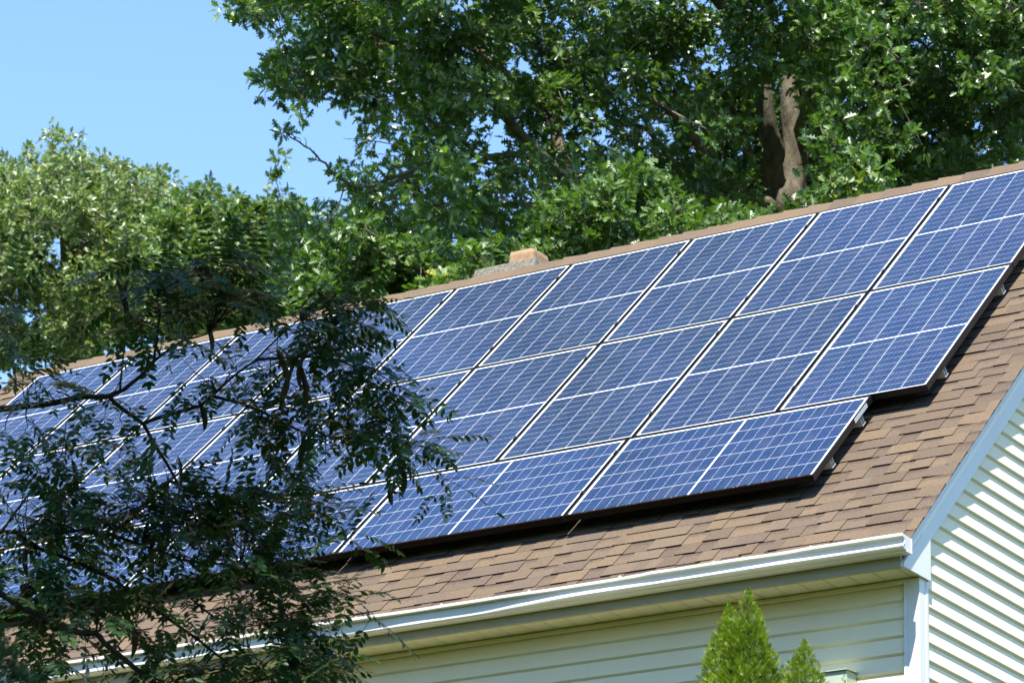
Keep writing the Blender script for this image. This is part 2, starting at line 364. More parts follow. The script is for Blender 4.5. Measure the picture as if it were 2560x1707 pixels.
while u < U_R:
    L_ = 0.205; j = rnd.uniform(-.006, .006); wdt = 0.15 + rnd.uniform(-.006, .006); c = rnd.uniform(0.3, 0.75)
    a0, a1 = u, min(u + L_ + 0.05, U_R + 0.008); n0, n1 = 0.019 + rnd.uniform(0, .004), 0.010
    prof = []
    for F in (RP, RB):
        pass
    def ring(uu, nn):
        top = (uu, YR, ZR + nn * 1.25 + 0.004)
        return [RP(uu, S_RIDGE + wdt, nn - 0.002), RP(uu, S_RIDGE + 0.02, nn), top, RB(uu, S_RIDGE + 0.02, nn), RB(uu, S_RIDGE + wdt, nn - 0.002)]
    r0, r1 = ring(a0, n0), ring(a1, n1); q0, q1 = ring(a0, n0 - 0.007), ring(a1, n1 - 0.007)
    for k in range(4):
        rc.quad([r0[k], r1[k], r1[k + 1], r0[k + 1]], 0, [(a0, 0), (a1, 0), (a1, .4), (a0, .4)], c)
        rc.quad([q0[k], r0[k], r0[k + 1], q0[k + 1]], 1)
    rc.quad([q0[0], q1[0], r1[0], r0[0]], 1); rc.quad([q0[4], r0[4], r1[4], q1[4]], 1)
    u += L_ + j
part(rc, 'ridge_cap', [M_SHINGLE, M_BUTT])

# walls
Y_W, X_W, X_WL = -2.135, 1.4315, -8.64       # sheathing planes behind the siding
Y_WB = 2 * YR - Y_W
XR_F = 1.4425                                # face of the rake board
def Zf(z): return z + Z0
Z_SOF = Zf(-2.668)
def lap_profile(zb, e=0.1, out=0.0125): return [(0.0, zb), (0.003, zb), (out, zb + 0.011), (out, zb + 0.015), (0.0020, zb + e), (0.0, zb + e)]
fw = MB(); z = Zf(-2.79)
while z > HB - 0.2:
    x_s = rnd.uniform(-7, 0)                 # a lap joint somewhere along the course
    for a, b, o in ((X_WL, x_s, 0.0), (x_s - 0.02, X_W - 0.09, 0.0016)):
        pr = lap_profile(z, 0.0995, 0.0155)
        fw.prism(pr, lambda o_, zz, a=a, o=o: (a, Y_W - o_ - o, zz), lambda o_, zz, b=b, o=o: (b, Y_W - o_ - o, zz))
    z -= 0.1
pr = lap_profile(Zf(-2.69), 0.03, 0.0125); fw.prism(pr, lambda o_, zz: (X_WL, Y_W - o_, zz), lambda o_, zz: (X_W - 0.09, Y_W - o_, zz))
part(fw, 'front_wall', M_CREAM)
def roof_y(zz):                              # front y of the underside line of the rake at height zz (rake bottom)
    s = (H - 0.13 - 0.0); n = -0.10
    # solve RP z for s
    s = (-(zz - Z0) + (n - H) * CA) / SA
    return RP(0, s, n)[1]
gw = MB(); z = Zf(-2.815) + 0.1 * 50
while z > HB - 0.2:
    pr = lap_profile(z, 0.0995, 0.0155)
    y0 = max(Y_W + 0.03, roof_y(z)); yt = max(Y_W + 0.03, roof_y(z + 0.1))
    y1, y1t = 2 * YR - y0, 2 * YR - yt
    if y1 - y0 > 0.05 and y1t - yt > 0.02:
        gw.prism(pr, lambda o_, zz: (X_W + o_, y0 if zz < z + 0.05 else yt, zz), lambda o_, zz: (X_W + o_, y1 if zz < z + 0.05 else y1t, zz))
    z -= 0.1
part(gw, 'gable_wall', M_CREAM)
core = MB()                                   # sheathing: the solid body of the house
zt = Zf(-2.60); zr = RP(0, S_RIDGE, -0.06)[2]
pr = [(Y_W, HB - 0.3), (Y_WB, HB - 0.3), (Y_WB, zt), (YR, zr), (Y_W, zt)]
core.prism(pr, lambda y, zz: (X_WL, y, zz), lambda y, zz: (X_W - 0.001, y, zz))
part(core, 'wall_core', M_CREAM)
cp = MB()                                     # corner post: two faces with a shallow moulded step
cp.box((1.349, -2.160, HB - .2), (1.4445, Y_W + .004, Z_SOF - .003)); cp.box((X_W + .001, -2.1585, HB - .2), (1.4446, -2.057, Z_SOF - .004))
cp.box((1.4435, -2.085, HB - .2), (1.4475, -2.059, Z_SOF - .005)); cp.box((1.351, -2.1635, HB - .2), (1.372, -2.1605, Z_SOF - .006))
part(cp, 'corner_post', M_TRIM)
sof = MB()                                    # soffit: v-grooved panels, wall channel below
x = X_WL - 0.02
while x < 1.436:
    e = min(x + 0.1525, 1.4435)
    sof.hexa([(x, -2.372, Z_SOF + .003), (e - .012, -2.372, Z_SOF + .003), (e - .012, Y_W - .001, Z_SOF + .003), (x, Y_W - .001, Z_SOF + .003),
              (x, -2.372, Z_SOF + .012), (e, -2.372, Z_SOF + .012), (e, Y_W - .001, Z_SOF + .012), (x, Y_W - .001, Z_SOF + .012)])
    sof.quad([(e - .006, -2.372, Z_SOF + .003), (e - .003, -2.372, Z_SOF + .010), (e - .003, Y_W - .001, Z_SOF + .010), (e - .006, Y_W - .001, Z_SOF + .003)])
    x = e
sof.box((X_WL, -2.158, Z_SOF - .026), (1.348, Y_W - .003, Z_SOF - .002)); sof.box((X_WL, -2.166, Z_SOF - .030), (1.347, -2.1575, Z_SOF - .022))
part(sof, 'soffit', M_SOFFIT)
fa = MB()
fa.box((X_WL - .03, -2.3785, Zf(-2.668)), (1.4435, -2.358, Zf(-2.556))); fa.box((X_WL - .03, -2.3783, Zf(-2.671)), (1.4430, -2.350, Zf(-2.6685)))
part(fa, 'fascia', M_FASCIA)
# rake board along the gable edge with its raised upper fillet, and the boxed return at the eave
rk = MB()
def strip(mb, s0, s1, n0, n1, x0, x1, F=RP):
    mb.hexa([F(x0, s0, n0), F(x1, s0, n0), F(x1, s1, n0), F(x0, s1, n0), F(x0, s0, n1), F(x1, s0, n1), F(x1, s1, n1), F(x0, s1, n1)])
strip(rk, 3.26, S_RIDGE - 0.12, -0.167, -0.0455, X_W - .032, XR_F - .003); rk.hexa([RP(XR_F - .004, 3.405, -.087), RP(XR_F - .002, 3.405, -.087), RP(XR_F - .002, S_RIDGE - .06, -.087), RP(XR_F - .004, S_RIDGE - .06, -.087), RP(XR_F - .004, 3.405, -.0465), RP(XR_F + .014, 3.405, -.0465), RP(XR_F + .014, S_RIDGE - .06, -.0465), RP(XR_F - .004, S_RIDGE - .06, -.0465)])
strip(rk, 3.432, S_RIDGE - 0.03, -0.047, -0.006, XR_F - .030, XR_F + .0125)
def RBm(u, s, n): return RB(u, s, n)
strip(rk, 3.40, S_RIDGE - 0.12, -0.167, -0.046, X_W - .032, XR_F - .003, RBm)
def zn(y, n): return RP(0, (-y - (n - H) * SA) / CA, n)[2]
ret = [(-2.3450, Zf(-2.657)), (-2.028, Zf(-2.656)), (-2.028, zn(-2.028, -.160)), (-2.115, zn(-2.115, -.0885)), (-2.3450, zn(-2.345, -.0885))]
rk.hexa([RP(XR_F - .03, 3.425, -.0885), RP(XR_F - .004, 3.425, -.0885), RP(XR_F - .004, 3.30, -.0885), RP(XR_F - .03, 3.30, -.0885), RP(XR_F - .03, 3.44, -.012), RP(XR_F - .004, 3.44, -.012), RP(XR_F - .004, 3.30, -.012), RP(XR_F - .03, 3.30, -.012)])
rk.prism(ret, lambda y, zz: (XR_F - .022, y, zz), lambda y, zz: (XR_F - .0005, y, zz))
part(rk, 'rake_board', M_TRIM)
# gutter: K profile with a slightly dented front
GXE = 1.512; GZ = Zf(-2.529)
prof = [(-2.3805, GZ), (-2.3805, GZ - .088), (-2.444, GZ - .090), (-2.452, GZ - .087), (-2.458, GZ - .081), (-2.472, GZ - .078), (-2.483, GZ - .073), (-2.487, GZ - .065), (-2.484, GZ - .057), (-2.474, GZ - .051), (-2.470, GZ - .040), (-2.470, GZ - .026), (-2.475, GZ - .017), (-2.488, GZ - .014), (-2.4915, GZ - .012), (-2.4915, GZ + .002), (-2.489, GZ + .004), (-2.479, GZ + .003), (-2.478, GZ - .006)]
gt = MB(); xs_ = np.linspace(X_WL - 0.05, GXE, 150); inner = 0.0016
def dent(x, k):
    if k in (0, 1): return (0, 0)
    fl_ = min(1, max(0, (-0.45 - x) / 0.9)); fl_ = fl_ * fl_ * (3 - 2 * fl_)
    if 4 <= k <= 12: return (max(0.0, -2.460 - prof[k][0]) * fl_ + .0012 * math.sin(x * 5.3 + 1), 0)
    f = math.sin(x * 2.1) * .0025 + math.sin(x * 5.3 + 1) * .0018 + .0035 * math.exp(-((x + 0.05) / .05) ** 2) - .003 * math.exp(-((x - 0.8) / .09) ** 2) + math.sin(x * 13.0 + 2) * .0007
    return (-f, f * 0.5)
rows = [[(x, q[0] + dent(x, k)[0], q[1] + dent(x, k)[1] + 0.004 * math.sin(x * 0.9)) for k, q in enumerate(prof)] for x in xs_]
for i in range(len(xs_) - 1):
    for k in range(len(prof) - 1):
        gt.quad([rows[i][k], rows[i][k + 1], rows[i + 1][k + 1], rows[i + 1][k]])
        a, b, c_, d = rows[i][k], rows[i][k + 1], rows[i + 1][k + 1], rows[i + 1][k]
gut = part(gt, 'gutter', M_GUTTER)
ec = MB(); r_ = rows[-1]
ec.quad([(GXE - .0005, q[1], q[2]) for q in r_[:17]])
ring_ = [(q[1], q[2]) for q in r_[:17]]; cy_, cz_ = -2.44, GZ - .04
for k in range(16):
    a, b = ring_[k], ring_[k + 1]
    ai, bi = [(cy_ + (q[0] - cy_) * .90, cz_ + (q[1] - cz_) * .86) for q in (a, b)]
    ec.quad([(GXE + .004, *a), (GXE + .004, *b), (GXE + .004, *bi), (GXE + .004, *ai)]); ec.quad([(GXE, *a), (GXE, *b), (GXE + .004, *b), (GXE + .004, *a)])
    ec.quad([(GXE, *ai), (GXE + .004, *ai), (GXE + .004, *bi), (GXE, *bi)])
part(ec, 'end_cap', M_GUTTER, gut)
for x in np.arange(-8.2, 1.5, 0.61):
    hb = MB(); zz = GZ + 0.004 * math.sin(x * 0.9); hb.box((x - .010, -2.486, zz + .0045), (x + .010, -2.3815, zz + .0075)); hb.box((x - .004, -2.4935, zz - .013), (x + .004, -2.4918, zz + .0065))
    hb.tube([(x, -2.484, zz + .007), (x, -2.484, zz + .013)], [.005, .005], 8)
    part(hb, 'hanger', M_GUTTER, gut)
# chimney through the back slope
ch = MB(); ch.box((-4.60, 2.40, Zf(0.2)), (-4.16, 2.90, Zf(1.775)))
chim = part(ch, 'chimney', M_BRICK)
cc = MB(); cc.hexa([(-4.675, 2.32, Zf(1.765)), (-4.105, 2.32, Zf(1.765)), (-4.105, 2.98, Zf(1.765)), (-4.675, 2.98, Zf(1.765)), (-4.67, 2.325, Zf(1.835)), (-4.11, 2.325, Zf(1.835)), (-4.11, 2.975, Zf(1.835)), (-4.67, 2.975, Zf(1.835))])
part(cc, 'concrete_cap', M_CONC, chim)
fl = MB(); n = 28; ro, ri = [], []
for k in range(n):
    a = 2 * math.pi * k / n; e = 0.26
    ca_, sa_ = math.cos(a), math.sin(a); fx_ = math.copysign(abs(ca_) ** e, ca_); fy_ = math.copysign(abs(sa_) ** e, sa_)
    ro.append((fx_, fy_)); ri.append((fx_ * .84, fy_ * .84))
cx_, cy2, hw, hd = -4.325, 2.56, .118, .13
lv = [(ro, 1.83, 1.0), (ro, 1.945, .99), (ro, 1.975, .93), (ri, 1.975, .97), (ri, 1.83, 1.0)]
for (ra, za, ka), (rb, zb, kb) in zip(lv, lv[1:]):
    for k in range(n):
        k2 = (k + 1) % n; f = lambda r, zz, kk: (cx_ + r[0] * hw * kk, cy2 + r[1] * hd * kk, Zf(zz))
        fl.quad([f(ra[k], za, ka), f(ra[k2], za, ka), f(rb[k2], zb, kb), f(rb[k], zb, kb)])
part(fl, 'flue_liner', M_CLAY, chim)

# utility box on the front wall behind the arborvitae
ub = MB(); ub.box((0.78, -2.228, Zf(-3.49)), (1.030, -2.118, Zf(-3.153))); 
box_ = empty('utility_box', (0.905, -2.118, Zf(-3.49))); tag(box_, 'pale grey-green metal box mounted on the siding behind the arborvitae', 'utility box')
M_BOX = weathered('grey_green_enamel', (0.36, 0.42, 0.33), (0.2, 0.22, 0.16), 0.3, 8, 0.45, 0.4)
o = ub.build('case', M_BOX); adopt(box_, o)
ul = MB(); ul.hexa([(0.77, -2.241, Zf(-3.1525)), (1.040, -2.241, Zf(-3.1525)), (1.040, -2.118, Zf(-3.145)), (0.77, -2.118, Zf(-3.145)), (0.77, -2.241, Zf(-3.148)), (1.040, -2.241, Zf(-3.148)), (1.040, -2.118, Zf(-3.138)), (0.77, -2.118, Zf(-3.138))])
o = ul.build('lid', M_BOX); adopt(box_, o)

# ------------------------------------------------------------------ solar panels
PITCH = PW + GX; LPITCH = PL + GX; FH = 0.038; TOP = H      # top of the frame is H above the shingles
def panel_meshes(wd, ln, cellmat, nm):
    """local frame: x along the ridge, y down the slope, z out of the roof; origin at the upper left corner"""
    fr = MB(); lip = 0.009
    for (a, b, c_, d) in ((0, wd, 0, lip), (0, wd, ln - lip, ln), (0, lip, lip, ln - lip), (wd - lip, wd, lip, ln - lip)):
        fr.box((a, c_, -FH), (b, d, 0.0))
    fr.box((lip, lip, -FH), (wd - lip, lip + .02, -FH + .002)); fr.box((lip, ln - lip - .02, -FH), (wd - lip, ln - lip, -FH + .002))
    gl = MB()
    pl = (wd < ln)
    def uvq(x, y): return (x, y) if pl else (y, x)
    P4 = [(lip, lip), (wd - lip, lip), (wd - lip, ln - lip), (lip, ln - lip)]
    gl.quad([(x, y, -0.0045) for x, y in P4], 0, [uvq(x, y) for x, y in P4])
    gl.quad([(x, y, -0.0090) for x, y in P4[::-1]], 1, [uvq(x, y) for x, y in P4[::-1]])
    return fr, gl
M_BACK = NT('darkened_back_sheet').set((0.08, 0.08, 0.08), 0.6, 0.3).m  # white sheet coloured dark to deepen the shade under the panels
def roof_matrix(u, s, n):
    o = RP(u, s, n); m = Matrix.Identity(4)
    for i in range(3):
        m[i][0] = (1, 0, 0)[i]; m[i][1] = (0, -CA, -SA)[i]; m[i][2] = (0, -SA, CA)[i]; m[i][3] = o[i]
    return m
def flip(mb):                                # x, y(down), z(out) is a left-handed frame: reverse the faces
    mb.f = [tuple(reversed(f)) for f in mb.f]; mb.uv = [list(reversed(q)) for q in mb.uv]
protos = {}
def make_panel(kind, u, s, label):
    root = empty('solar_panel'); root.matrix_world = roof_matrix(u, s, TOP)
    tag(root, label, 'solar panel', 'solar panels on the roof')
    if kind not in protos:
        wd, ln = (PW, PL) if kind == 'portrait' else (PL, PW)
        fr, gl = panel_meshes(wd, ln, None, kind); flip(fr); flip(gl)
        f = fr.build('frame', M_FRAME); g_ = gl.build('glass', [M_CELL if kind == 'portrait' else M_CELL2, M_BACK])
        protos[kind] = (f, g_); kids = (f, g_)
    else:
        kids = []
        for q in protos[kind]:
            c = q.copy(); COL.objects.link(c); kids.append(c)
    for q in kids: q.parent = root; q.matrix_parent_inverse = Matrix.Identity(4)
    return root
ORD = ['first', 'second', 'third', 'fourth', 'fifth', 'sixth', 'seventh', 'eighth', 'ninth']
for row, (s0, nm) in enumerate(((-(GY / 2 + PL), 'top'), (GY / 2, 'middle'))):
    for j, k in enumerate(range(0, -9, -1)):
        make_panel('portrait', k * PITCH + GX / 2, s0, 'upright blue solar panel, %s from the right end of the %s row%s' % (ORD[j], nm, ' under the ridge' if row == 0 else ''))
U3 = -1.0364665 + GX / 2; S3 = PL + GY + GY / 2
low = []
for j in range(4):
    low.append(make_panel('landscape', U3 - j * LPITCH, S3, 'wide bright blue solar panel, %s from the right end of the lowest row' % ORD[j]))
# a paper sticker on the side of the right-hand low panel
st = MB(); st.box((PL + .0003, 0.085, -.032), (PL + .0011, 0.30, -.006)); flip(st)
M_STK = NT('silver_label').set((0.42, 0.47, 0.5), 0.4, 0.5).m
o = st.build('sticker', M_STK); o.parent = low[0]
# dirt and moss gathered on the lower lip of the panels
M_DIRT = weathered('dark_moss_dirt', (0.010, 0.006, 0.004), (0.035, 0.022, 0.013), 0.5, 40, 0.95, 0.1)
def dirt(parent, x0, x1, y, w_, amp, h_):
    d = MB(); n = int((x1 - x0) / 0.006); prev = None
    for i in range(n + 1):
        x = x0 + (x1 - x0) * i / n; a = y - w_ - amp * R.random() * R.random(); hh = h_ * (0.5 + R.random())
        cur = [(x, a, -.0012), (x, a + (y - a) * .45, hh), (x, y + .004, hh * .9), (x, y + .006, -.036)]
        if prev:
            for k in range(3): d.quad([prev[k], cur[k], cur[k + 1], prev[k + 1]], 0)
        prev = cur
    o = d.build('dirt_rim', M_DIRT); o.parent = parent; return o
for q in low: dirt(q, 0.002, PL - 0.002, PW, 0.016, 0.012, 0.004)

# mounting rails with their clamps and feet
def rail(u0, u1, s, seams, label):
    root = empty('mounting_rail'); root.matrix_world = roof_matrix(0, s, 0); tag(root, label, 'mounting rail', 'mounting rails under the panels')
    def add(mb, nm, mt):
        flip(mb); o = mb.build(nm, mt); o.parent = root; o.matrix_parent_inverse = Matrix.Identity(4); return o
    b = MB(); z0, z1 = 0.030, TOP - FH - .0008
    for (a, c_, e, f) in ((-.021, -.016, z0, z1), (.016, .021, z0, z1), (-.016, .016, z0, z0 + .005), (-.016, -.006, z1 - .004, z1), (.006, .016, z1 - .004, z1), (-.016, .016, .055, .058), (-.032, -.021, z0, z0 + .005)):
        b.box((u0, a, e), (u1, c_, f))
    add(b, 'rail_bar', M_ALU)
    for u in seams:
        c = MB(); c.box((u - .017, -.019, TOP + .0006), (u + .017, .019, TOP + .0042)); c.box((u - .0055, -.016, TOP - .04), (u + .0055, .016, TOP + .0005))
        o = add(c, 'clamp', M_FRAME)
        bl = MB(); bl.tube([(u - .001, 0, TOP + .004), (u - .001, 0, TOP + .0125)], [.0075, .0075], 8); flip(bl)
        h_ = bl.build('bolt', M_STEEL); h_.parent = o
    for u in np.arange(u1 - 0.22, u0, -1.22):
        c = MB(); c.box((u - .018, -.050, 0.010), (u + .018, .016, 0.015)); c.box((u - .018, -.040, 0.015), (u + .018, -.034, 0.090))
        add(c, 'foot', M_ALU)
END = PITCH - GX / 2 - 0.012
seamsP = [k * PITCH for k in range(0, -8, -1)]
ulow = U3 - GX / 2
for s, nm in ((-1.432, 'upper rail under the top row of panels, nearest the ridge'), (-0.300, 'lower rail under the top row of panels'), (0.225, 'upper rail under the middle row of panels'), (1.365, 'lower rail under the middle row, its end showing at the right edge')):
    rail(-8.05 if s < 0 else -7.04, END, s, seamsP if s < 0 else seamsP[:-1], 'silver ' + nm)
for s, nm in ((1.872, 'silver upper rail of the lowest row, its end beside the sticker'), (2.393, 'silver lower rail of the lowest row near the eave, its end showing')):
    rail(U3 - 3 * LPITCH + .03, U3 + PL - 0.012, s, [ulow - k * LPITCH for k in range(3)], nm)

# ------------------------------------------------------------------ foliage
def unit(a): return a / (np.linalg.norm(a, axis=-1, keepdims=True) + 1e-9)
def frames(d, nrm):                          # rows x (along), y, z for n leaves
    x = unit(d); z = unit(nrm - (nrm * x).sum(-1, keepdims=True) * x); y = np.cross(z, x); return np.stack([x, y, z], 1)
HALF = [(0.0, 0.012), (0.20, 0.05), (0.17, 0.20), (0.34, 0.085), (0.40, 0.40), (0.56, 0.095), (0.64, 0.40), (0.75, 0.085), (0.84, 0.20), (1.0, 0.0)]
def oak_template(fold=0.28, curl=0.16):
    v = []
    for x, y in HALF: v.append((x, y, y * fold - curl * x * x))
    for x, y in HALF[:-1]: v.append((x, -y, y * fold - curl * x * x))
    n = len(HALF); L = [0] + list(range(1, n)); Rr = list(range(n, n + n - 1))
    return np.array(v), [list(range(0, n)) + [n], [n - 1] + list(range(n, 2 * n - 1))[::-1]]
_v, _ = oak_template(); nH = len(HALF)
# two halves: the first uses the midrib line from base (two base corners) to tip
OAK_V = _v; OAK_P = [list(range(nH)) + [nH], [nH] + [nH - 1] + list(range(2 * nH - 2, nH, -1))]
def leaves_from(pos, d, nrm, size, T):
    F = frames(d, nrm); return pos[:, None] + size[:, None, None] * np.einsum('kj,njc->nkc', T, F)

def in_poly(x, y, poly):
    c = False; j = len(poly) - 1
    for i in range(len(poly)):
        if (poly[i][1] > y) != (poly[j][1] > y) and x < (poly[j][0] - poly[i][0]) * (y - poly[i][1]) / (poly[j][1] - poly[i][1]) + poly[i][0]: c = not c
        j = i
    return c
VIEW = -FWD
def clump_leaves(C, rad, nsp, nl, size, sq=0.62, upw=0.75):
    """sprays of leaves spread through one flattened clump"""
    P = unit(R.normal(size=(nsp, 3))) * (R.random((nsp, 1)) ** 0.45) * rad; P[:, 2] *= sq
    out = unit(P + np.array([0, 0, 0.25 * rad]) + R.normal(size=P.shape) * 0.25 * rad)
    P = P + C
    pos = np.repeat(P, nl, 0); od = np.repeat(out, nl, 0); m = len(pos)
    d = unit(od * 0.7 + R.normal(size=(m, 3)) * 0.75 + np.array([0, 0, -0.22]))
    nrm = unit(np.array([0.12, -0.30, 0.55]) + R.normal(size=(m, 3)) * 0.62 + od * 0.25)
    pos = pos + d * (R.random((m, 1)) * 0.03) + R.normal(size=(m, 3)) * 0.018
    return pos, d, nrm, size * R.uniform(0.65, 1.12, m), P
GAPW = R.normal(size=(3, 5)) * 1.9; GAPP = R.uniform(0, 6.28, 5)
def make_tree(name, label, polys, depth, n_clumps, rad, leafmat, limbs, size=0.125, holes=(), nsp=9, nl=6, extra=(), thin=(), group='oak trees behind the house', base=None, yfrac=0.0, lit=(), gaps=None):
    """crown clumps fill the outline at many depths; every clump hangs on a twig that runs to the nearest limb"""
    root = empty(name, tuple(base)); tag(root, label, 'tree', group)
    tr = MB(); skel = []
    for pts, r0, r1 in limbs:
        pts = [np.asarray(p, float) for p in pts]; fine = []; nseg = 6
        for k_ in range(len(pts) - 1):      # a smooth curve through the given points
            p0, p1, p2, p3 = pts[max(k_ - 1, 0)], pts[k_], pts[k_ + 1], pts[min(k_ + 2, len(pts) - 1)]
            for k in range(nseg):
                q = k / nseg; fine.append(.5 * (2 * p1 + (p2 - p0) * q + (2 * p0 - 5 * p1 + 4 * p2 - p3) * q * q + (3 * p1 - p0 - 3 * p2 + p3) * q ** 3) + R.normal(size=3) * (.006 if r0 < .08 else .002))
        fine.append(pts[-1]); rr = np.linspace(r0, r1, len(fine)); tr.tube(fine, rr, 20 if r0 > .09 else 10)
        skel += list(zip(fine, rr))
    sp = np.array([q[0] for q in skel]); sr = np.array([q[1] for q in skel])
    cl = []
    xs0 = [p[0] for pl in polys for p in pl]; ys0 = [p[1] for pl in polys for p in pl]; tries = 0
    while len(cl) < n_clumps and tries < n_clumps * 90:
        tries += 1; x, y = R.uniform(min(xs0), max(xs0)), R.uniform(min(ys0), max(ys0))
        if not any(in_poly(x, y, pl) for pl in polys): continue
        if any(((x - h[0]) / h[2]) ** 2 + ((y - h[1]) / h[3]) ** 2 < 1 for h in holes): continue
        if any(((x - h[0]) / h[2]) ** 2 + ((y - h[1]) / h[3]) ** 2 < 1 and R.random() < h[4] for h in thin if len(h) == 5): continue
        d = depth[0] + (depth[1] - depth[0]) * R.beta(1.6, 1.6)
        if any(d < h[5] and ((x - h[0]) / h[2]) ** 2 + ((y - h[1]) / h[3]) ** 2 < 1 and R.random() < h[4] for h in thin if len(h) == 6): continue
        C0 = at(x, y, d)
        if any(np.linalg.norm(np.cross(C0 - q, SUN)) < 0.62 and (C0 - q) @ SUN > -.2 for q in lit): continue
        if gaps is not None and np.sin(C0 @ GAPW + GAPP).sum() < gaps: continue
        cl.append((at(x, y, d), rad * (R.uniform(0.65, 1.25) if R.random() < .7 else R.uniform(.3, .55))))
    for x, y, d, r in extra: cl.append((at(x, y, d), r))
    if len(lit): cl = [q for q in cl if not any(np.linalg.norm(np.cross(q[0] - p_, SUN)) < 0.75 and (q[0] - p_) @ SUN > -.2 for p_ in lit)]
    A = [[], [], [], []]; rn = []
    cl.sort(key=lambda q: ((sp - q[0]) ** 2).sum(1).min())
    for C, r in cl:
        k = max(3, int(nsp * (r / rad) ** 2)); pos, d, nrm, sz, P = clump_leaves(C, r, k, nl, size)
        # keep leaves out of the sky holes
        q = px_of(pos); keep = np.ones(len(pos), bool)
        for h in holes: keep &= ((q[:, 0] - h[0]) / h[2]) ** 2 + ((q[:, 1] - h[1]) / h[3]) ** 2 > 0.8
        for h in thin:                       # an open window in the front foliage
            if len(h) == 6 and h[4] > .9: keep &= (q[:, 2] > h[5]) | (((q[:, 0] - h[0]) / (h[2] * .72)) ** 2 + ((q[:, 1] - h[1]) / (h[3] * .85)) ** 2 > R.uniform(.7, 1.3, len(q)))
        for a, v in zip(A, (pos, d, nrm, sz)): a.append(v[keep])
        tone = R.normal(0.5, 0.16); rn.append(np.clip(tone + R.normal(size=keep.sum()) * 0.17, 0, 0.93))
        if R.random() < yfrac: rn[-1][:] = np.where(R.random(keep.sum()) < 0.6, 1.0, rn[-1])
        i = np.argmin(((sp - C) ** 2).sum(1) + 0.3 * np.maximum(0, sp[:, 2] - C[2]) ** 2)
        a = sp[i]; m = (a + C) / 2 + R.normal(size=3) * 0.10 * np.linalg.norm(C - a) + np.array([0, 0, 0.05 * np.linalg.norm(C - a)])
        r1 = min(sr[i] * 0.55, 0.014 + 0.007 * np.linalg.norm(C - a))
        pts = [(1 - t_) ** 2 * a + 2 * t_ * (1 - t_) * m + t_ * t_ * C for t_ in (0, .25, .5, .75, 1)]
        tr.tube(pts, np.linspace(r1, 0.006, 5), 5)
        sp = np.vstack([sp, pts[2:]]); sr = np.concatenate([sr, [max(r1 * .6, .008), max(r1 * .45, .008), .009]])
        for s_ in P[::3]: tr.tube([C, (C + s_) / 2 + R.normal(size=3) * 0.02, s_], [0.006, 0.004, 0.0025], 3, cap=False)
    tk = tr.build('trunk', M_BARK, None, True)
    cr = npmesh('crown', leaves_from(*[np.concatenate(a) for a in A], OAK_V), OAK_P, leafmat, None, np.concatenate(rn))
    adopt(root, tk, cr); return root
def ridge_y(x): return 615 - (x - 1600) * 0.2088

def foot(px, py, d):                         # a trunk base under a sight point
    p = at(px, py, d).copy(); p[2] = ground_z(p[0], p[1]) - 0.1; return p
# the big double-trunk oak behind the ridge
fA = foot(1985, 520, 36)
Z1 = lambda x, y, d: at(1560 + x / 1.845, y / 1.845, d)
Z2 = lambda x, y, d: at(600 + x / 1.845, y / 1.845, d)
limbsA = [([fA, at(1982, 900, 36), Z1(752, 980, 36), Z1(735, 900, 36.05)], 0.30, 0.15), ([Z1(738, 1010, 36), Z1(722, 900, 36), Z1(680, 790, 36), Z1(690, 690, 35.9), Z1(662, 580, 35.8), Z1(645, 440, 35.8), Z1(655, 250, 35.9), Z1(660, 60, 36), Z1(665, -250, 36)], 0.135, 0.06),
          ([Z1(775, 1010, 36.15), Z1(780, 920, 36.2), Z1(785, 800, 36.3), Z1(790, 640, 36.4), Z1(772, 450, 36.5), Z1(790, 220, 36.7), Z1(835, 0, 36.9), Z1(850, -300, 37)], 0.165, 0.08),
          ([Z1(665, 800, 36.12), Z1(590, 735, 36.0), Z1(550, 620, 35.2), Z1(480, 470, 34.9), Z1(400, 330, 34.6)], 0.06, 0.02),
          ([Z1(720, 960, 36), Z1(500, 880, 35.5), Z1(400, 780, 35), Z1(345, 670, 34.7), Z1(290, 600, 34.5), Z1(190, 500, 34.2), Z1(60, 420, 33.9)], 0.075, 0.02),
          ([Z1(500, 890, 36.5), Z1(250, 780, 36.8), Z1(130, 620, 37), Z1(0, 560, 37.1)], 0.045, 0.02),
          ([Z1(700, 980, 36.5), Z1(300, 1000, 36), Z2(1660, 950, 35.5), Z2(1540, 850, 35.3), Z2(1390, 720, 35), Z2(1285, 610, 34.8), Z2(1190, 500, 34.6), Z2(1110, 410, 34.5), Z2(960, 320, 34.3), Z2(800, 240, 34), Z2(600, 150, 33.7)], 0.085, 0.02),
          ([Z2(1540, 850, 35.3), Z2(1420, 540, 36), Z2(1300, 400, 36.2), Z2(1180, 300, 36.3), Z2(1040, 190, 36.4), Z2(930, 190, 36.5)], 0.06, 0.02),
          ([Z2(1180, 300, 36.3), Z2(960, 150, 36), Z2(890, 70, 36), Z2(780, 0, 36)], 0.035, 0.015),
          ([Z2(1390, 720, 35), Z2(1180, 720, 34.6), Z2(1050, 770, 34.2), Z2(880, 760, 33.8), Z2(700, 850, 33.4), Z2(560, 900, 33.2)], 0.035, 0.012),
          ([Z2(880, 760, 33.8), Z2(560, 860, 33), Z2(430, 790, 32.8), Z2(320, 690, 32.6), Z2(215, 620, 32.4)], 0.018, 0.006),
          ([Z1(790, 640, 36.4), Z1(880, 400, 35.8), Z1(1000, 250, 35.2), Z1(1180, 170, 34.6)], 0.06, 0.02), ([Z1(770, 940, 36), Z1(900, 920, 35.2), Z1(955, 820, 34.6), Z1(1040, 700, 34)], 0.08, 0.03),
          ([Z1(655, 250, 36), Z1(500, 80, 35), Z1(300, -80, 34), Z2(1500, -120, 33.5), Z2(1000, -150, 33)], 0.08, 0.03)]
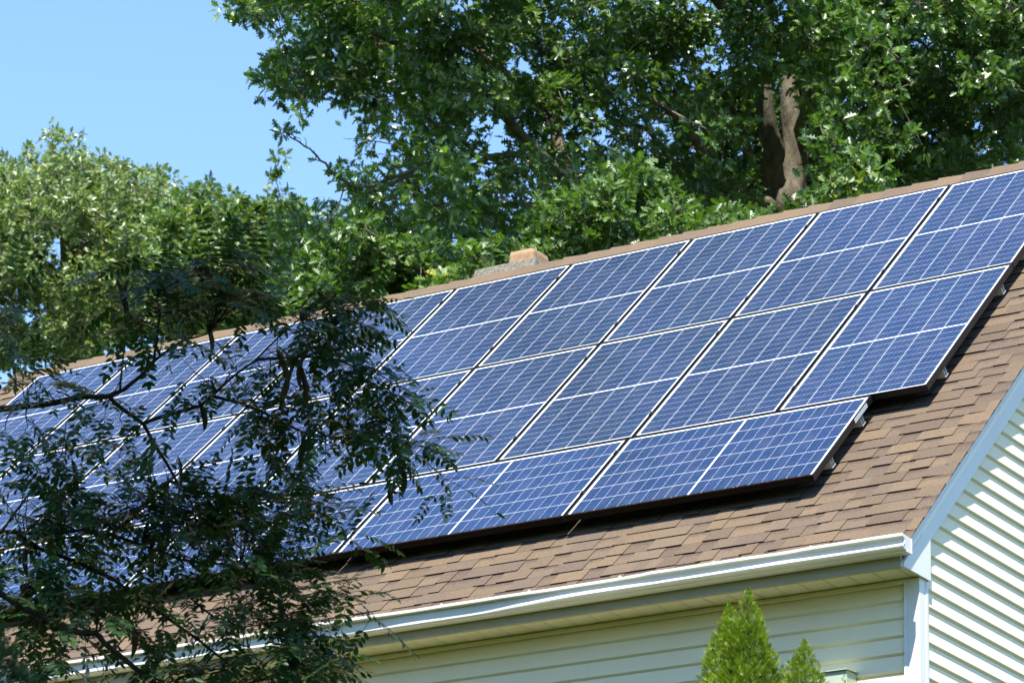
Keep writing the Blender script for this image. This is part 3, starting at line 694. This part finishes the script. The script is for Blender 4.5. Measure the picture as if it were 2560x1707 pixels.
polyA = [[(560, -420), (575, 0), (625, 25), (680, 60), (712, 120), (672, 160), (668, 215), (690, 235), (730, 225), (745, 280), (775, 300), (845, 300), (905, 325), (930, 400), (900, 430), (1000, 500), (1100, 560), (1180, 640), (1400, 720), (2300, 520), (2330, 100), (2300, -420)],
         [(800, 500), (850, 440), (960, 430), (1160, 450), (1230, 600), (1150, 760), (760, 800), (715, 700), (690, 620), (720, 560)]]
holesA = [(820, 360, 95, 48), (808, 480, 48, 34), (1233, 375, 30, 36), (1535, 200, 20, 20)]
thinA = [(1010, 330, 150, 80, .45), (1440, 300, 130, 90, .25), (1230, 380, 90, 100, .5), (1950, 370, 95, 210, .97, 36.2), (1750, 420, 130, 120, .6, 35), (960, 430, 80, 60, .4)]
boughA = [(710, 325, 32.4, .10), (735, 345, 32.5, .14), (765, 365, 32.5, .16), (790, 400, 32.7, .16), (825, 425, 32.8, .17), (855, 445, 33, .2), (690, 200, 33.4, .2), (680, 225, 33.5, .16), (620, 15, 33.5, .2), (600, 5, 33.6, .14), (752, 292, 33.4, .18)]
upper = [(R.uniform(600, 1500), R.uniform(-900, -120), R.uniform(30, 34), R.uniform(.4, .6)) for _ in range(90)] + [(R.uniform(1500, 2500), R.uniform(-700, -120), R.uniform(33, 38), R.uniform(.4, .6)) for _ in range(60)]
make_tree('oak_tree', 'tall dark green oak with a sunlit forked double trunk behind the ridge', polyA, (32.2, 39), 1000, 0.36, M_OAK, limbsA, 0.118, holesA, 17, 6, boughA + upper[:45] + upper[-12:] + [(R.uniform(1700, 2080), R.uniform(240, 520), R.uniform(37.4, 39.2), R.uniform(.25, .45)) for _ in range(75)], thinA, lit=[Z1(725, 930, 36), Z1(690, 830, 36), Z1(675, 740, 36), Z1(680, 650, 36), Z1(662, 570, 36)], base=fA, gaps=-.35)
# the second oak at the right edge
fB = foot(2345, 430, 37.5)
limbsB = [([fB, at(2345, 700, 37.5), Z1(1440, 820, 37.5), Z1(1480, 720, 37.5), Z1(1530, 640, 37.5), Z1(1560, 420, 37.5), Z1(1570, 150, 37.5), Z1(1580, -100, 37.5)], 0.17, 0.06), ([Z1(1400, 1000, 37.5), Z1(1250, 830, 36.8), Z1(1300, 740, 36.6), Z1(1330, 670, 36.5), Z1(1340, 500, 36)], 0.06, 0.02),
          ([Z1(1480, 720, 37.5), Z1(1650, 620, 37), Z1(1800, 500, 36.5)], 0.05, 0.02)]
make_tree('oak_tree', 'glossy leaved oak at the right edge, its crown hanging over the ridge', [[(2080, -420), (2060, 60), (2100, 200), (2080, 330), (2120, 480), (2700, 420), (2800, -420)]], (33.2, 39), 430, 0.36, M_OAK, limbsB, 0.118,
          [(2450, 370, 26, 15), (2425, 135, 16, 12)], 17, 6, (), [(2420, 380, 110, 60, .3), (1950, 370, 95, 210, .97, 36.2)], base=fB, yfrac=0.02, gaps=-.35)
# bright young oaks whose tops show along the ridge
fC = foot(1450, 600, 31.5)
limbsC = [([fC, at(1450, 900, 31.5), at(1440, 700, 31.5), at(1380, 600, 31.3)], 0.10, 0.03), ([at(1450, 760, 31.5), at(1600, 620, 31.2), at(1700, 520, 31)], 0.06, 0.02), ([at(1450, 780, 31.5), at(1250, 700, 31.2), at(1100, 680, 31), at(950, 700, 31)], 0.05, 0.02)]
make_tree('young_oak', 'low bright green young oak leafing out just above the ridge by the chimney', [[(980, 745), (1010, 690), (1120, 700), (1200, 630), (1290, 640), (1330, 570), (1390, 520), (1480, 490), (1560, 430), (1680, 470), (1690, 545), (1780, 560), (1900, 560), (1950, 640), (1400, 780), (1000, 840)]], (29.8, 32.5), 300, 0.24, M_OAKLIGHT, limbsC, 0.112,
          (), 12, 6, [(1558, 400, 31, .12), (1562, 430, 31, .14), (1930, 528, 31, .06), (1210, 622, 31, .12)], [(1950, 410, 95, 130, .97, 36.2)], 'young oaks behind the ridge', fC, 0.05)
fC2 = foot(870, 700, 31.8)
limbsC2 = [([fC2, at(870, 950, 31.8), at(860, 760, 31.8), at(830, 680, 31.6)], 0.08, 0.025), ([at(865, 800, 31.8), at(960, 700, 31.5), at(1000, 650, 31.4)], 0.04, 0.015)]
make_tree('young_oak', 'low mid green young oak above the ridge, left of the chimney', [[(760, 800), (780, 700), (800, 640), (850, 610), (920, 560), (960, 620), (1060, 600), (1090, 660), (1050, 730), (900, 800)]], (30.2, 32.6), 120, 0.24, M_OAKLIGHT, limbsC2, 0.112, (), 12, 6, (), (), 'young oaks behind the ridge', fC2, 0.03)
fC3 = foot(2150, 480, 31.2)
limbsC3 = [([fC3, at(2150, 700, 31.2), at(2150, 520, 31.2), at(2150, 420, 31.2)], 0.05, 0.012), ([at(2150, 600, 31.2), at(2020, 530, 31), at(2010, 500, 31)], 0.02, 0.008)]
make_tree('young_oak', 'thin yellow tipped oak shoot rising over the ridge right of the trunk', [[(2100, 520), (2115, 460), (2140, 400), (2165, 390), (2190, 450), (2200, 510)], [(1985, 560), (2005, 512), (2040, 510), (2050, 545)], [(2050, 440), (2080, 420), (2100, 470), (2060, 480)]], (30.6, 31.6), 16, 0.17, M_OAKLIGHT, limbsC3, 0.12, (), 6, 6, [(2155, 400, 31, .09)], (), 'young oaks behind the ridge', fC3, 0.2)
# paler oaks further off on the left
fD = foot(180, 600, 47)
limbsD = [([fD, at(180, 900, 47), at(185, 700, 47), at(170, 550, 47), at(140, 430, 47), at(130, 360, 47)], 0.28, 0.03), ([at(185, 700, 47), at(280, 560, 46.5), at(340, 450, 46)], 0.12, 0.03), ([at(185, 760, 47), at(60, 600, 46.5), at(0, 480, 46)], 0.12, 0.03)]
make_tree('pale_oak', 'pale olive green oak with a rounded top standing far left against the sky', [[(-160, 460), (0, 425), (50, 450), (105, 440), (128, 385), (150, 385), (195, 412), (222, 440), (262, 455), (296, 445), (335, 465), (385, 470), (400, 510), (440, 600), (450, 820), (-160, 960)]], (43.5, 50), 460, 0.42, M_OAKPALE, limbsD, 0.098,
          [(145, 610, 22, 30), (70, 790, 26, 20)], 24, 7, [(130, 325, 46, .14), (140, 345, 46, .18), (70, 372, 46, .13), (200, 356, 46, .15), (298, 398, 46, .12), (400, 425, 45.5, .13)] + [(x_, y_ + R.uniform(-6, 22), R.uniform(44.5, 47), R.uniform(.09, .17)) for x_, y_ in zip(np.repeat(np.linspace(-20, 410, 18), 2), np.repeat(np.interp(np.linspace(-20, 410, 18), [-20, 0, 50, 75, 105, 130, 150, 195, 222, 262, 296, 335, 398, 410], [380, 385, 412, 385, 400, 340, 340, 370, 400, 420, 402, 425, 428, 470]), 2))], [(150, 640, 110, 80, .5), (60, 780, 110, 90, .5)], 'pale oaks left of the big oak', fD, 0.01)
fE = foot(560, 700, 42)
limbsE = [([fE, at(560, 950, 42), at(560, 720, 42), at(540, 600, 42), at(510, 500, 42)], 0.2, 0.03), ([at(560, 720, 42), at(640, 600, 41.5), at(690, 470, 41)], 0.08, 0.02)]
make_tree('pale_oak', 'fresh green oak filling the gap between the pale oak and big oak', [[(400, 560), (430, 535), (470, 515), (520, 505), (560, 525), (605, 550), (650, 570), (680, 540), (715, 520), (740, 560), (770, 590), (790, 700), (740, 830), (400, 840)]], (39.5, 44.5), 300, 0.34, M_OAKPALE2, limbsE, 0.10,
          [(785, 725, 16, 16)], 20, 7, [(515, 462, 41, .12), (465, 475, 41, .12), (690, 425, 40.5, .09), (700, 400, 40.5, .08), (690, 455, 40.5, .11), (698, 485, 40.6, .13), (592, 505, 41, .11)] + [(x_, y_, R.uniform(40.2, 42), R.uniform(.08, .14)) for x_, y_ in zip(np.linspace(425, 740, 22), np.interp(np.linspace(425, 740, 22), [425, 470, 520, 600, 650, 680, 740], [505, 480, 475, 510, 535, 505, 500]) + R.uniform(-8, 18, 22))], [(740, 740, 60, 50, .5)], 'pale oaks left of the big oak', fE, 0.03)

# ------------------------------------------------------------------ the honey locust in front, reaching in from the left
fL = foot(-1150, 1500, 15.2)
loc = empty('locust_tree', tuple(fL)); tag(loc, 'dark feathery leaved locust with hanging pods reaching in front of the panels', 'tree')
LQ = lambda x, y, d: at(x / 1.4164, 600 + y / 1.4164, d)
TP = at(-1150, 900, 15.2)
lb = [([fL, at(-1150, 1700, 15.2), TP, at(-1100, 200, 15), at(-1000, -500, 14.8)], .17, .08),
      ([TP, at(-600, 1080, 15), LQ(-60, 608, 15), LQ(0, 600, 15), LQ(100, 586, 15), LQ(200, 576, 15), LQ(300, 556, 15), LQ(385, 553, 15), LQ(440, 600, 15), LQ(505, 650, 15.1), LQ(545, 720, 15.1), LQ(590, 790, 15.2), LQ(640, 880, 15.2)], .030, .006),
      ([LQ(385, 553, 15), LQ(440, 530, 14.9), LQ(500, 480, 14.9), LQ(545, 430, 14.8), LQ(600, 390, 14.8), LQ(655, 352, 14.8), LQ(740, 330, 14.8)], .0105, .004),
      ([LQ(545, 430, 14.8), LQ(555, 350, 14.7), LQ(565, 270, 14.7), LQ(555, 190, 14.7), LQ(500, 130, 14.7)], .007, .003), ([LQ(425, 530, 14.9), LQ(432, 460, 14.8), LQ(440, 370, 14.8), LQ(460, 300, 14.8)], .0055, .003),
      ([LQ(505, 650, 15.1), LQ(560, 630, 15), LQ(640, 605, 15), LQ(710, 585, 14.9), LQ(760, 540, 14.9), LQ(830, 480, 14.8), LQ(905, 425, 14.8), LQ(985, 345, 14.8), LQ(1060, 280, 14.8)], .010, .003),
      ([LQ(760, 555, 14.9), LQ(850, 575, 15), LQ(930, 610, 15), LQ(1010, 650, 15), LQ(1100, 690, 15.1), LQ(1250, 700, 15.1), LQ(1400, 730, 15.1), LQ(1500, 770, 15.1)], .008, .002),
      ([LQ(905, 425, 14.8), LQ(1060, 410, 14.9), LQ(1200, 430, 14.9), LQ(1330, 470, 14.9), LQ(1440, 530, 14.9)], .006, .002),
      ([at(-600, 1360, 14.5), LQ(0, 1030, 14.6), LQ(150, 1040, 14.6), LQ(300, 1025, 14.6), LQ(400, 1045, 14.6), LQ(500, 1080, 14.6), LQ(640, 1130, 14.7), LQ(800, 1150, 14.7), LQ(1000, 1140, 14.8), LQ(1150, 1200, 14.8)], .012, .003),
      ([LQ(60, 1040, 14.6), LQ(130, 1090, 14.5), LQ(270, 1140, 14.5), LQ(400, 1200, 14.5), LQ(520, 1290, 14.5), LQ(600, 1340, 14.5), LQ(700, 1410, 14.5), LQ(800, 1490, 14.5), LQ(880, 1570, 14.5)], .011, .005),
      ([at(-600, 1350, 14.2), LQ(0, 1250, 14.2), LQ(60, 1290, 14.2), LQ(150, 1340, 14.2), LQ(250, 1385, 14.2), LQ(340, 1395, 14.2), LQ(400, 1450, 14.2), LQ(470, 1510, 14.2), LQ(560, 1580, 14.2)], .020, .010),
      ([LQ(670, 1260, 14.6), LQ(750, 1330, 14.6), LQ(860, 1370, 14.6), LQ(1000, 1350, 14.6), LQ(1150, 1330, 14.6)], .005, .002), ([LQ(800, 1150, 14.7), LQ(950, 1250, 14.7), LQ(1100, 1230, 14.7), LQ(1250, 1270, 14.7)], .006, .002),
      ([LQ(250, 1385, 14.2), LQ(330, 1330, 14.3), LQ(400, 1250, 14.4)], .006, .003), ([LQ(400, 1045, 14.6), LQ(480, 960, 14.7), LQ(620, 830, 15)], .006, .003), ([LQ(0, 1040, 14.6), LQ(100, 900, 14.8), LQ(220, 760, 14.9), LQ(235, 640, 15)], .006, .002),
      ([at(-600, 1080, 15), LQ(-100, 420, 15), LQ(20, 280, 15), LQ(80, 330, 15)], .010, .003), ([TP, at(-700, 1400, 14.6), at(-600, 1360, 14.5)], .05, .02), ([TP, at(-800, 1420, 14.2), at(-600, 1350, 14.2)], .05, .024),
      ([at(-1100, 200, 15), at(-600, -700, 13), at(0, -1100, 11.5), at(500, -1500, 11.2)], .06, .02), ([at(-1000, -500, 14.8), at(-500, -1200, 13), at(200, -1900, 12)], .06, .02)]
tr = MB(); skel = []
for pts, r0, r1 in lb:
    fine = []; pts = [np.asarray(p) for p in pts]
    for a, b in zip(pts, pts[1:]):
        nseg = max(2, int(np.linalg.norm(b - a) / 0.06)); nseg = min(nseg, 14)
        for k in range(nseg): fine.append(a + (b - a) * k / nseg + R.normal(size=3) * min(r0, .012) * 0.18)
    fine.append(pts[-1]); rr = np.linspace(r0, r1, len(fine)); tr.tube(fine, rr, 8); skel += list(zip(fine, rr))
sp = np.array([q[0] for q in skel]); sr = np.array([q[1] for q in skel])
# tufts of fronds: cx, cy, rx, ry in photo pixels, count, depth
TF = [(470, 705, 200, 62, 75, 14.75), (330, 760, 70, 90, 34, 14.8), (610, 720, 90, 60, 26, 14.8), (430, 800, 120, 60, 22, 14.8), (820, 790, 120, 70, 46, 14.8), (880, 880, 90, 80, 40, 14.85), (930, 960, 60, 60, 20, 14.9), (1000, 980, 40, 30, 8, 14.95),
      (700, 890, 130, 80, 34, 14.85), (600, 960, 170, 90, 36, 14.95), (860, 1040, 120, 70, 40, 15), (980, 1085, 85, 35, 22, 15.05), (1075, 1125, 38, 28, 9, 15.1), (1108, 1190, 20, 40, 6, 15.1), (720, 1120, 150, 80, 30, 15),
      (150, 1010, 140, 50, 26, 14.9), (90, 1130, 110, 100, 34, 14.8), (280, 1130, 140, 90, 24, 14.9), (20, 800, 70, 90, 30, 15), (45, 920, 60, 60, 16, 15),
      (130, 1290, 180, 70, 62, 14.55), (330, 1290, 200, 80, 70, 14.6), (500, 1330, 160, 70, 56, 14.6), (560, 1240, 110, 60, 34, 14.8), (700, 1290, 120, 70, 44, 14.7), (620, 1390, 130, 70, 50, 14.6), (800, 1290, 60, 70, 12, 14.75), (850, 1350, 40, 50, 6, 14.75),
      (730, 1500, 110, 60, 43, 14.6), (820, 1470, 60, 40, 12, 14.6), (690, 1590, 120, 70, 46, 14.55), (770, 1660, 100, 50, 34, 14.5), (600, 1560, 140, 80, 34, 14.5), (420, 1470, 180, 70, 26, 14.4), (180, 1490, 170, 60, 44, 14.3), (80, 1430, 120, 60, 43, 14.4),
      (130, 1610, 130, 90, 40, 14.2), (420, 1650, 160, 60, 30, 14.3), (300, 1560, 130, 60, 14, 14.3), (570, 1680, 140, 40, 26, 14.3), (930, 1520, 30, 30, 4, 14.6)]
LT = [(0, 0, 0)]
def leaflet_template():
    v = [(0, 0, 0), (.15, .12, .02), (.42, .205, .03), (.75, .15, .01), (1, 0, -.04), (.75, -.15, .01), (.42, -.205, .03), (.15, -.12, .02)]
    return np.array(v), [[0, 1, 2, 3, 4], [0, 4, 5, 6, 7]]
LV, LPo = leaflet_template()
lp, ld, ln_, ls, lr = [], [], [], [], []
def frond(P, d, length, tone, pairs):
    fs_ = R.uniform(.72, 1.22); d = d / np.linalg.norm(d); side = np.cross(d, np.array([0, 0, 1.0])) + R.normal(size=3) * .2; side /= np.linalg.norm(side) + 1e-9
    pts = []; p = P.copy(); dd = d.copy(); st_ = length / (pairs + 2)
    for k in range(pairs + 3):
        pts.append(p.copy()); dd = dd + np.array([0, 0, -0.065]); dd /= np.linalg.norm(dd); p = p + dd * st_
        if k >= 2:
            for sg in (-1, 1):
                if R.random() < 0.06: continue
                q = dd * 0.35 + sg * side + R.normal(size=3) * .09 + np.array([0, 0, -0.25]); nn = np.cross(side, dd) + R.normal(size=3) * .15
                nn = nn if nn[2] > 0 else -nn
                lp.append(p + R.normal(size=3) * .002); ld.append(q); ln_.append(nn); ls.append(fs_ * R.uniform(.041, .054) * (1 - .35 * abs(k / (pairs + 2) - .5))); lr.append(np.clip(tone + R.normal() * .13, 0, 1))
    lp.append(p); ld.append(dd + R.normal(size=3) * .1); ln_.append(np.array([0, 0, 1.]) + R.normal(size=3) * .2); ls.append(.048); lr.append(tone)
    tr.tube(pts, np.linspace(.0016, .0009, len(pts)), 3, cap=False)
def tuft(C, scale=1.0, n=None, link=True):
    i = np.argmin(((sp - C) ** 2).sum(1)); a = sp[i]; L_ = np.linalg.norm(C - a)
    if link and L_ > .02:
        m = (a + C) / 2 + R.normal(size=3) * .12 * L_ + np.array([0, 0, .06 * L_])
        tr.tube([(1 - q) ** 2 * a + 2 * q * (1 - q) * m + q * q * C for q in (0, .25, .5, .75, 1)], np.linspace(min(sr[i] * .6, .0045), .0018, 5), 4, cap=False)
    tone = np.clip(R.normal(.45, .2), 0, .95)
    if R.random() < .035: tone = 1.0
    out = C - a; out = out / (L_ + 1e-6)
    for _ in range(n or R.integers(2, 4)):
        d = out * .5 + R.normal(size=3) * np.array([.9, .9, .45]) + np.array([.18, 0, -.10]); frond(C, d, R.uniform(.16, .25) * scale, tone, int(R.integers(5, 8)))
vis = []
for cx, cy, rx, ry, n, d in TF:
    for _ in range(int(n * (0.50 if n >= 44 else 0.36))):
        a = R.uniform(0, 2 * math.pi); q = math.sqrt(R.random()); C = at(cx + rx * q * math.cos(a), cy + ry * q * math.sin(a), d + R.normal() * .16); vis.append(C); tuft(C)
# the upper crown of the same tree, above the picture, between the visible boughs and the sun
cnt = 0; vis += [at(R.uniform(-30, 80), R.uniform(1520, 1707), 12.0) for _ in range(60)]
for _ in range(9000):
    if cnt >= 560: break
    X = vis[R.integers(len(vis))]; C = X + SUN * R.uniform(2.3, 4.6) + R.normal(size=3) * .22; q = px_of(C)
    if q[1] > -420: continue
    cnt += 1; tuft(C, 1.6, 5, False)
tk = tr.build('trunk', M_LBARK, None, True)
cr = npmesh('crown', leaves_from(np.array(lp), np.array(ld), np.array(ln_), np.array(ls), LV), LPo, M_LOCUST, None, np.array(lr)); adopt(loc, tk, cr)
PODS = [(700, 930, 120, 1, 14.75), (722, 985, 110, -1, 14.75), (745, 960, 130, 1, 14.8), (760, 930, 95, -1, 14.8), (300, 760, 125, 1, 14.75), (322, 740, 90, -1, 14.75), (440, 1195, 110, 1, 14.9), (425, 1240, 80, -1, 14.9), (820, 1060, 70, 1, 14.95), (78, 1400, 110, -1, 14.4), (323, 1600, 95, 1, 14.2), (1000, 1200, 80, 1, 15), (985, 1235, 60, -1, 15), (500, 1040, 80, 1, 15), (765, 1135, 80, -1, 15), (175, 1195, 95, 1, 14.8), (520, 850, 80, 1, 14.9)]
for x, y, L_, sg, d in PODS:
    pd = MB(); k_ = d / FPX; n = 14; A_, B_ = [], []; ax = R.uniform(-.5, .5); yaw = R.uniform(-.7, .7)
    r_dir = RIGHT * math.cos(yaw) + FWD * math.sin(yaw)
    for i in range(n + 1):
        q = i / n; c0 = at(x, y - L_ / 2, d) - UP * L_ * q * k_ + r_dir * sg * L_ * .16 * k_ * math.sin(q * 2.6 + ax)
        wd = .013 * (math.sin(math.pi * min(1, q * 1.02 + .04)) ** .4) if 0 < i < n else .002; A_.append(c0); B_.append(wd)
    rings = []
    for c0, wd in zip(A_, B_): rings.append([c0 + r_dir * wd, c0 - np.cross(r_dir, UP) * .003, c0 - r_dir * wd, c0 + np.cross(r_dir, UP) * .003])
    for a, b in zip(rings, rings[1:]):
        for k in range(4): pd.quad([a[k], a[(k + 1) % 4], b[(k + 1) % 4], b[k]])
    top = A_[0]; i = np.argmin(((sp - top - np.array([0, 0, .05])) ** 2).sum(1)); pd.tube([top, (top + sp[i]) / 2 + np.array([0, 0, .03]), sp[i]], [.0022, .0018, .0018], 4)
    o = pd.build('seed_pod', M_POD, None, True); adopt(loc, o)

# ------------------------------------------------------------------ conifers
def conifer(name, label, mat, tips, bottom, n_spray, size, group=None, core=(0.02, 0.03, 0.01)):
    """tips: (top point, crown radius at 1 m below the tip, growth) ; sprays of pointed scale-leaf blades all over the cone"""
    base = np.array([tips[0][0][0], tips[0][0][1], bottom]); root = empty(name, tuple(base)); tag(root, label, 'conifer', group)
    V = []; rn = []; tr = MB()
    for (tp, rad, full, ns, zmin) in tips:
        tp = np.asarray(tp, float); hgt = tp[2] - bottom
        tr.tube([(tp[0], tp[1], bottom - .1), (tp[0], tp[1], bottom + hgt * .5), tp - np.array([0, 0, .05])], [.05, .03, .004], 6)
        ph = R.uniform(0, 6.28); 
        for it in range(ns):
            if it % 16 == 0:
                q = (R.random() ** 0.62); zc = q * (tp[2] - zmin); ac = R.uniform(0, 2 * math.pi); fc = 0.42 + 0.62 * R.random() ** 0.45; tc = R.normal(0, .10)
            zz = max(0.0, zc + R.normal() * .035); a = ac + R.normal() * .035 / max(.05, full * (1 - math.exp(-zc * rad / full)))
            rmax = full * (1 - math.exp(-zz * rad / full))
            lump = 1 + .20 * math.sin(3 * a + ph + zz * 5) + .16 * math.sin(7 * a - zz * 11 + ph); rr = rmax * lump * fc * R.uniform(.92, 1.08)
            c = np.array([tp[0] + rr * math.cos(a), tp[1] + rr * math.sin(a), tp[2] - zz])
            out = np.array([math.cos(a), math.sin(a), 0]); d = unit(out * R.uniform(.25, .8) + np.array([0, 0, R.uniform(.55, 1.1)]) + R.normal(size=3) * .22)
            side = np.cross(d, out + R.normal(size=3) * .8); side /= np.linalg.norm(side) + 1e-9; nr = np.cross(side, d)
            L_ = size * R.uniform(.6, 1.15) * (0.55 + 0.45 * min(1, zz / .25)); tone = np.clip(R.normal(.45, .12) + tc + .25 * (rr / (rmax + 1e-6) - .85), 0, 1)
            for k in range(11):
                s_ = (k // 2) / 5.0; sg = 0 if k == 10 else (1 if k % 2 else -1)
                b0 = c + d * L_ * (.08 + .72 * s_); dd = d * (.85 + R.random() * .3) + side * sg * .8 + nr * R.normal() * .25; dd /= np.linalg.norm(dd)
                bl = L_ * (.52 - .30 * s_) * R.uniform(.75, 1.2); wv = np.cross(dd, nr); wv /= np.linalg.norm(wv) + 1e-9; wv = wv * bl * .10
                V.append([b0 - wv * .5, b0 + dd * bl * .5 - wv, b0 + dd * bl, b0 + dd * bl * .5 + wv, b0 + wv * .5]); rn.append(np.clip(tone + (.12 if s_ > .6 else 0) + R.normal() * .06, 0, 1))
    tk = tr.build('trunk', M_LBARK, None, True); cr = npmesh('crown', np.array(V), [[0, 1, 2, 3, 4]], mat, None, np.array(rn)); adopt(root, tk, cr); return root
def tipat(x, y, Y):                          # on the sight line of a pixel at a given world y
    d = FWD + RIGHT * (x - 1280.0) / FPX - UP * (y - 853.5) / FPX; return CAM + d * (Y - CAM[1]) / d[1]
T1, T1b, T2, T3 = tipat(1871, 1474, -3.45), tipat(1822, 1508, -3.30), tipat(2012, 1602, -3.35), tipat(2112, 1690, -3.2)
gz = ground_z(1, -3.4)
conifer('arborvitae', 'tall bright green arborvitae with two pointed tips in front of the wall', M_ARB, [(T1, .43, .40, 12000, T1[2] - 1.3), (T1b, .42, .36, 8000, T1b[2] - 1.2), (T1 - np.array([0, 0, .75]), .8, .62, 1500, gz + .2)], gz, 0, .040, 'arborvitae along the front wall')
conifer('arborvitae', 'shorter bright green arborvitae standing right of the two tipped one', M_ARB, [(T2, .58, .36, 7500, T2[2] - 0.9), (tipat(1955, 1668, -3.3), .6, .3, 1500, T2[2] - .8), (T2 - np.array([.06, -.03, .10]), .6, .3, 500, T2[2] - .9), (T2 - np.array([0, 0, .6]), .8, .5, 700, gz + .2)], gz, 0, .039, 'arborvitae along the front wall')
conifer('arborvitae', 'lowest arborvitae tip, just showing in front of the utility box', M_ARB, [(T3, .75, .3, 1300, T3[2] - .6), (T3 + np.array([.10, 0.02, -.03]), .75, .25, 800, T3[2] - .6), (T3 - np.array([0, 0, .5]), .8, .42, 400, gz + .2)], gz, 0, .044, 'arborvitae along the front wall')
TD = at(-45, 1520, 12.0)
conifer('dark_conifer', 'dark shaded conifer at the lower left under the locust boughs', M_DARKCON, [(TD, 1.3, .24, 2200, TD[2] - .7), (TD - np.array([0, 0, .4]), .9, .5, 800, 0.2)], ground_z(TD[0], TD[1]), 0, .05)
